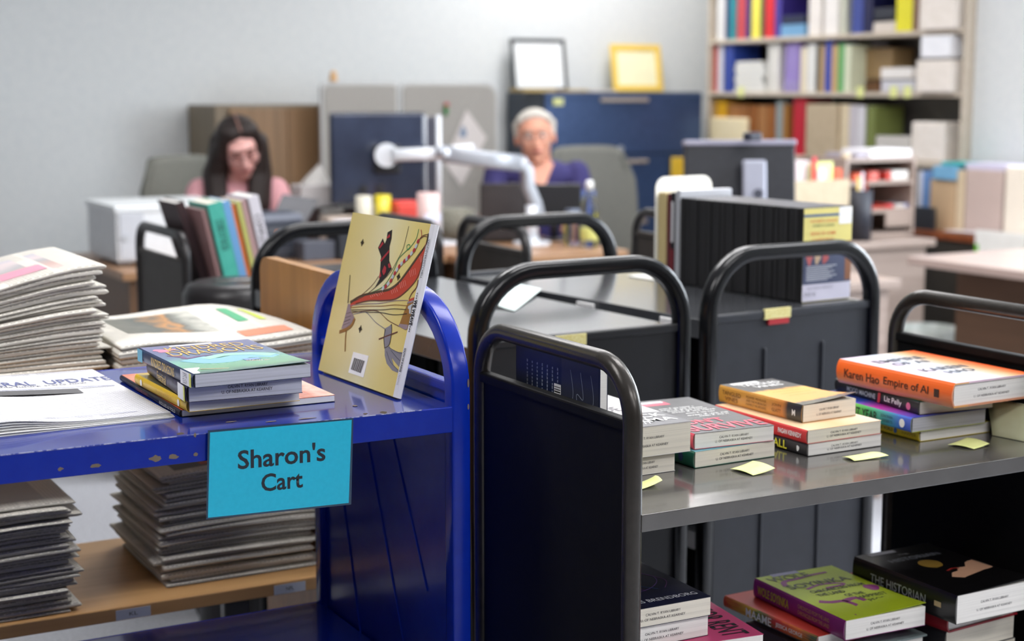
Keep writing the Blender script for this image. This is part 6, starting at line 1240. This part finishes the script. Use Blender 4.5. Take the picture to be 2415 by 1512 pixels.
# ================================================================ PEOPLE
def remeshed(name, mb, m, parent, vox=.006, it=6, fac=.5, sub=False):
    o = mb.build(name, m, None, recalc=False)
    r = o.modifiers.new('r', 'REMESH'); r.mode = 'VOXEL'; r.voxel_size = vox; r.use_smooth_shade = True
    s = o.modifiers.new('s', 'SMOOTH'); s.iterations = it; s.factor = fac
    dg = bpy.context.evaluated_depsgraph_get(); me = bpy.data.meshes.new_from_object(o.evaluated_get(dg)); o.modifiers.clear(); old = o.data; o.data = me; me.name = name
    bpy.data.meshes.remove(old); 
    if not me.materials: me.materials.append(m)
    for p in me.polygons: p.use_smooth = True
    o.parent = parent; return o
def head_parts(b, M, hw=.074, hh=.115, fd=.094):
    """face looks along -y of M"""
    def p(x, y, z): return M @ Vector((x, y, z))

    rot = M.to_3x3().to_quaternion().to_matrix()
    b.ell(p(0, .012, .028), (hw, fd, .092), rot); b.ell(p(0, -.014, -.035), (hw*.80, .068, .078), rot); b.ell(p(0, -.045, -.088), (.030, .028, .022), rot)
    b.ell(p(-.035, -.048, -.02), (.028, .030, .03), rot); b.ell(p(.035, -.048, -.02), (.028, .030, .03), rot)      # cheeks
    b.cap(p(0, -.086, .012), p(0, -.104, -.024), .008, .0125, 12); b.ell(p(-.010, -.094, -.027), .008, n=10); b.ell(p(.010, -.094, -.027), .008, n=10)
    b.ell(p(0, -.070, .042), (.055, .022, .012), rot)     # brow
    b.ell(p(0, -.079, -.053), (.026, .014, .010), rot)    # mouth mound
    for s in (-1, 1): b.ell(p(s*(hw+.004), .012, -.002), (.009, .020, .032), rot)
def hand(b, w_, dir_, side, curl=.35, palm_up=Vector((0, 0, 1))):
    """wrist w_, pointing along dir_; side=+1 thumb to the right of the direction"""
    d = Vector(dir_).normalized(); n = palm_up; s = d.cross(n).normalized()*side; c = Vector(w_)+d*.045
    rot = Matrix((s, d, s.cross(d))).transposed(); b.ell(c, (.040, .050, .015), rot); b.cap(Vector(w_)-d*.02, Vector(w_)+d*.02, .024, .026)
    for k, (off, ln) in enumerate(((-.028, .060), (-.010, .075), (.010, .080), (.029, .072))):
        q = Vector(w_)+d*.088+s*off; dn = n*-1; p1 = q+d*ln*.42-n*ln*.08; p2 = p1+d*ln*.32-n*ln*curl*.5; p3 = p2+d*ln*.18-n*ln*curl*.6
        b.cap(q-d*.02, p1, .0092, .0085, 10); b.cap(p1, p2, .0085, .0078, 10); b.cap(p2, p3, .0078, .0068, 10)
    t0 = Vector(w_)+d*.025+s*.034; t1 = t0+s*.025+d*.028; t2 = t1+d*.032+s*.006-n*.006; b.cap(t0-s*.012, t1, .012, .010, 10); b.cap(t1, t2, .010, .008, 10)
def person(name_label, loc, rz, skin, shirt, pants, headM, sh_z=.985, sh_w=.165, chest=.115, lean=-.05, hands=None, sleeve='short', nkr=.055, belly=.0, hw=.074):
    root = thing('person', name_label, 'person', loc, rz)
    S = mat(skin, .5, name='skin_'+name_label[:3]); 
    pel = Vector((0, .06, .53)); wa = Vector((0, .03, .68)); ch = Vector((0, lean*.5, .85)); nk = Vector((0, lean-.0, sh_z+.01)); 
    b = MB(); hp = headM @ Vector((0, .02, -.05))
    def torso(b, g):
        b.ell(pel, (.165+g, .125+g, .11+g)); b.ell(wa, (.14+g+belly, .11+g+belly, .12+g)); b.ell(ch, (.155+g, chest+g, .15+g)); b.ell(Vector((0, lean*.8, sh_z-.055)), (sh_w*.92+g, .085+g, .065+g))
        b.cap(wa+Vector((0, 0, -.05)), ch, .12+g, .13+g, 20)
    torso(b, 0)
    b.cap(nk-Vector((0, 0, .05)), hp, nkr, nkr*.92, 18)
    head_parts(b, headM, hw)
    sh = [Vector((s*sh_w, lean*.8, sh_z-.05)) for s in (-1, 1)]
    el = [Vector((s*(sh_w+.055), lean-.08, .775)) for s in (-1, 1)]
    wr = [Vector(h) for h in hands]
    for i, s in enumerate((-1, 1)):
        b.cap(sh[i], el[i], .047, .038, 16); b.cap(el[i], wr[i], .037, .024, 16); d = (wr[i]-el[i]); d.z *= .15
        hand(b, wr[i], d.normalized()+Vector((-s*.25, 0, 0)), -s if True else s)
        hip = Vector((s*.085, .03, .52)); kn_ = Vector((s*.11, -.40, .50)); an = Vector((s*.11, -.38, .085)); b.cap(hip, kn_, .082, .055); b.cap(kn_, an, .052, .036); b.cap(an+Vector((0, .02, -.04)), an+Vector((0, -.14, -.05)), .036, .03)
    body = remeshed('body', b, S, root, .0052, 5, .5)
    # shirt
    c = MB(); torso(c, .010)
    for i, s in enumerate((-1, 1)):
        mid = sh[i].lerp(el[i], .55 if sleeve == 'short' else 1.0); c.cap(sh[i], mid, .060, .054, 16)
        if sleeve == 'long': c.cap(el[i], el[i].lerp(wr[i], .82), .048, .036, 16)
    shirt_o = remeshed('shirt', c, shirt, root, .008, 8, .5)
    t = MB()
    for s in (-1, 1):
        hip = Vector((s*.085, .03, .52)); kn_ = Vector((s*.11, -.40, .50)); an = Vector((s*.11, -.38, .12)); t.cap(hip, kn_, .094, .067); t.cap(kn_, an, .064, .052)
    t.ell(pel-Vector((0, 0, .02)), (.18, .14, .10)); remeshed('trousers', t, pants, root, .009, 4, .5)
    for s in (-1, 1):
        an = Vector((s*.11, -.38, .045)); sh_ = MB(); sh_.ell(an+Vector((0, -.05, -.002)), (.045, .125, .042)); sh_.build('shoe', mat((40, 38, 38), .5), root)
    return root, body, shirt_o, nk
def eyes(root, M, open_=True, glasses=None):
    R3 = M.to_3x3().to_quaternion().to_matrix()
    for s in (-1, 1):
        if open_:
            e = MB().ell(M @ Vector((s*.031, -.073, .012)), (.0125, .011, .0075), R3, 14).build('eye', mat((236, 232, 228), .3), root); MB().ell(M @ Vector((s*.031, -.0835, .012)), (.005, .0025, .005), R3, 12).build('iris', mat((70, 60, 56), .2), e)
        else: MB().ell(M @ Vector((s*.031, -.077, .010)), (.016, .010, .005), R3, 14).build('eyelid', mat((150, 96, 88), .6), root)
        MB().cap(M @ Vector((s*.016, -.090, .034)), M @ Vector((s*.047, -.080, .034)), .0035, .0025, 8).build('eyebrow', mat((110, 84, 70) if not open_ else (170, 158, 150), .8), root)
        if glasses:
            pts = [M @ Vector((s*.034+.024*math.cos(a), -.098+.02*abs(math.cos(a))*0, .008+.019*math.sin(a))) for a in [2*PI*k/20 for k in range(21)]]; g = MB().tube(pts, .0016, 8).build('glasses_rim', glasses, root)
            MB().tube([M @ Vector((s*.058, -.097, .012)), M @ Vector((s*.080, -.06, .014)), M @ Vector((s*.082, .0, .012))], .0015, 8).build('glasses_temple', glasses, root)
    if glasses: MB().tube([M @ Vector((-.010, -.099, .010)), M @ Vector((.010, -.099, .010))], .0016, 8).build('glasses_bridge', glasses, root)
    MB().cap(M @ Vector((-.020, -.0905, -.053)), M @ Vector((.020, -.0905, -.053)), .0042, .0042, 10).build('lips', mat((176, 96, 96), .5), root)
# woman: bowed head, long dark brown hair, pink top
WX = P(585, 400, Y=6.14); rzw = math.radians(-20)
hm = Matrix.Translation((.015, -.115, 1.118)) @ Matrix.Rotation(math.radians(-8), 4, 'Y') @ Matrix.Rotation(math.radians(26), 4, 'X') @ Matrix.Rotation(math.radians(8), 4, 'Z')
PINK = noisemat('pink_knit', (226, 164, 172), (234, 176, 182), 90, .85)
wr_, wb_, wsh, _ = person('woman with long dark hair and glasses in a pink top, looking down', (WX.x-.02, 6.21, 0), rzw, (236, 180, 172), PINK, noisemat('dark_denim', (44, 50, 70), (52, 58, 80), 90, .8), hm, sh_z=.990, sh_w=.150, lean=-.03, hands=((-.10, -.34, .79), (.12, -.36, .79)))
eyes(wr_, hm, False, mat((96, 70, 70), .3, .3))
hb = MB(); R3 = hm.to_3x3().to_quaternion().to_matrix()
HA = noisemat('dark_brown_hair', (26, 17, 14), (44, 30, 26), 40, .5, (14, 14, 1.2), bump=.5)
hb.ell(hm @ Vector((0, .030, .045)), (.088, .098, .088), R3); hb.ell(hm @ Vector((0, .052, .0)), (.086, .080, .10), R3)
hb.cap(hm @ Vector((-.052, -.022, .098)), hm @ Vector((-.080, -.020, .0)), .030, .028, 14); hb.cap(hm @ Vector((.052, -.022, .098)), hm @ Vector((.080, -.020, .0)), .028, .026, 14)
for s in (-1, 1):
    a0 = hm @ Vector((s*.078, .0, .02)); a1 = Vector((s*.092+.0, -.10, 1.02)); a2 = Vector((s*.085, -.135, .90)); a3 = Vector((s*.078, -.145, .78))
    for dx, dy, r_ in ((0, 0, .036), (-s*.02, -.01, .03), (s*.012, .03, .036)):
        pts = [a0+Vector((dx*.4, dy, 0)), a1+Vector((dx, dy, 0)), a2+Vector((dx, dy*.5, 0)), a3+Vector((dx, dy*.3, 0))]
        for p_, q_, ra, rb in ((pts[0], pts[1], r_*.95, r_*1.05), (pts[1], pts[2], r_*1.05, r_), (pts[2], pts[3], r_, r_*.6)): hb.cap(p_, q_, ra, rb, 12)
hb.ell(hm @ Vector((-.026, -.030, .094)), (.048, .040, .034), R3); hb.ell(hm @ Vector((.026, -.030, .094)), (.048, .040, .034), R3)
hb.cap(hm @ Vector((0, .075, .02)), Vector((0, .05, .84)), .08, .07, 16); hb.cap(hm @ Vector((-.06, .05, .02)), Vector((-.10, .02, .92)), .055, .05, 14)
remeshed('hair', hb, HA, wr_, .006, 3, .5)
MB().cap(hm @ Vector((.006, -.070, .114)), hm @ Vector((.004, .03, .141)), .0035, .0035, 8).build('hair_parting', mat((150, 110, 100), .7), wr_)
MB().ell(hm @ Vector((.088, -.01, -.022)), .009, n=12).build('earring', mat((206, 180, 130), .3, .6), wr_)
decal(wr_, 'printed_motif', blob2(0, 0, .045, .03, seed=8), mat((206, 116, 84), .7), (.01, -.163, .835), (1,0,0), (0,0,1), .004)
# person in purple, short grey hair, glasses, smiling to the camera
MX = P(1285, 420, Y=6.06); rzm = math.radians(-24)
hm2 = Matrix.Translation((-.015, -.125, 1.146)) @ Matrix.Rotation(math.radians(-5), 4, 'Y') @ Matrix.Rotation(math.radians(2), 4, 'X') @ Matrix.Rotation(math.radians(-4), 4, 'Z')
PURP = noisemat('purple_tee', (52, 48, 100), (60, 55, 110), 90, .85)
mr, mb_, msh, _ = person('older person with short grey hair and glasses in a purple shirt', (MX.x+.01, 6.16, 0), rzm, (228, 164, 138), PURP, noisemat('dark_trousers', (34, 36, 46), (40, 42, 52), 90, .8), hm2, sh_z=1.035, sh_w=.178, chest=.13, nkr=.066, lean=-.06, hands=((-.14, -.36, .79), (.16, -.37, .79)), belly=.02, hw=.080)
eyes(mr, hm2, True, mat((170, 150, 140), .3, .5))
hb = MB(); R3 = hm2.to_3x3().to_quaternion().to_matrix(); GH = noisemat('silver_hair', (196, 190, 180), (226, 222, 212), 60, .7, bump=.6)
hb.ell(hm2 @ Vector((0, .034, .048)), (.086, .090, .082), R3); hb.ell(hm2 @ Vector((0, .055, .01)), (.084, .07, .09), R3)
for k in range(9): a = PI*(k/8); hb.ell(hm2 @ Vector((.066*math.cos(a), -.030-.018*math.sin(a), .078+.026*math.sin(a))), .018, n=12)
for s in (-1, 1): hb.cap(hm2 @ Vector((s*.076, .0, .06)), hm2 @ Vector((s*.080, .006, .012)), .022, .013, 10)
remeshed('hair', hb, GH, mr, .006, 2, .4)
vn = [(-.045, -.0, 1.00), (0, -.0, .88), (.045, 0, 1.00)]
nb = MB(); nb.prism([(-.066, -.150, 1.035), (0, -.198, .885), (.066, -.150, 1.035), (0, -.14, 1.06)], (0, .05, 0)); nb.build('neckline_skin', bpy.data.materials['skin_old'], mr)
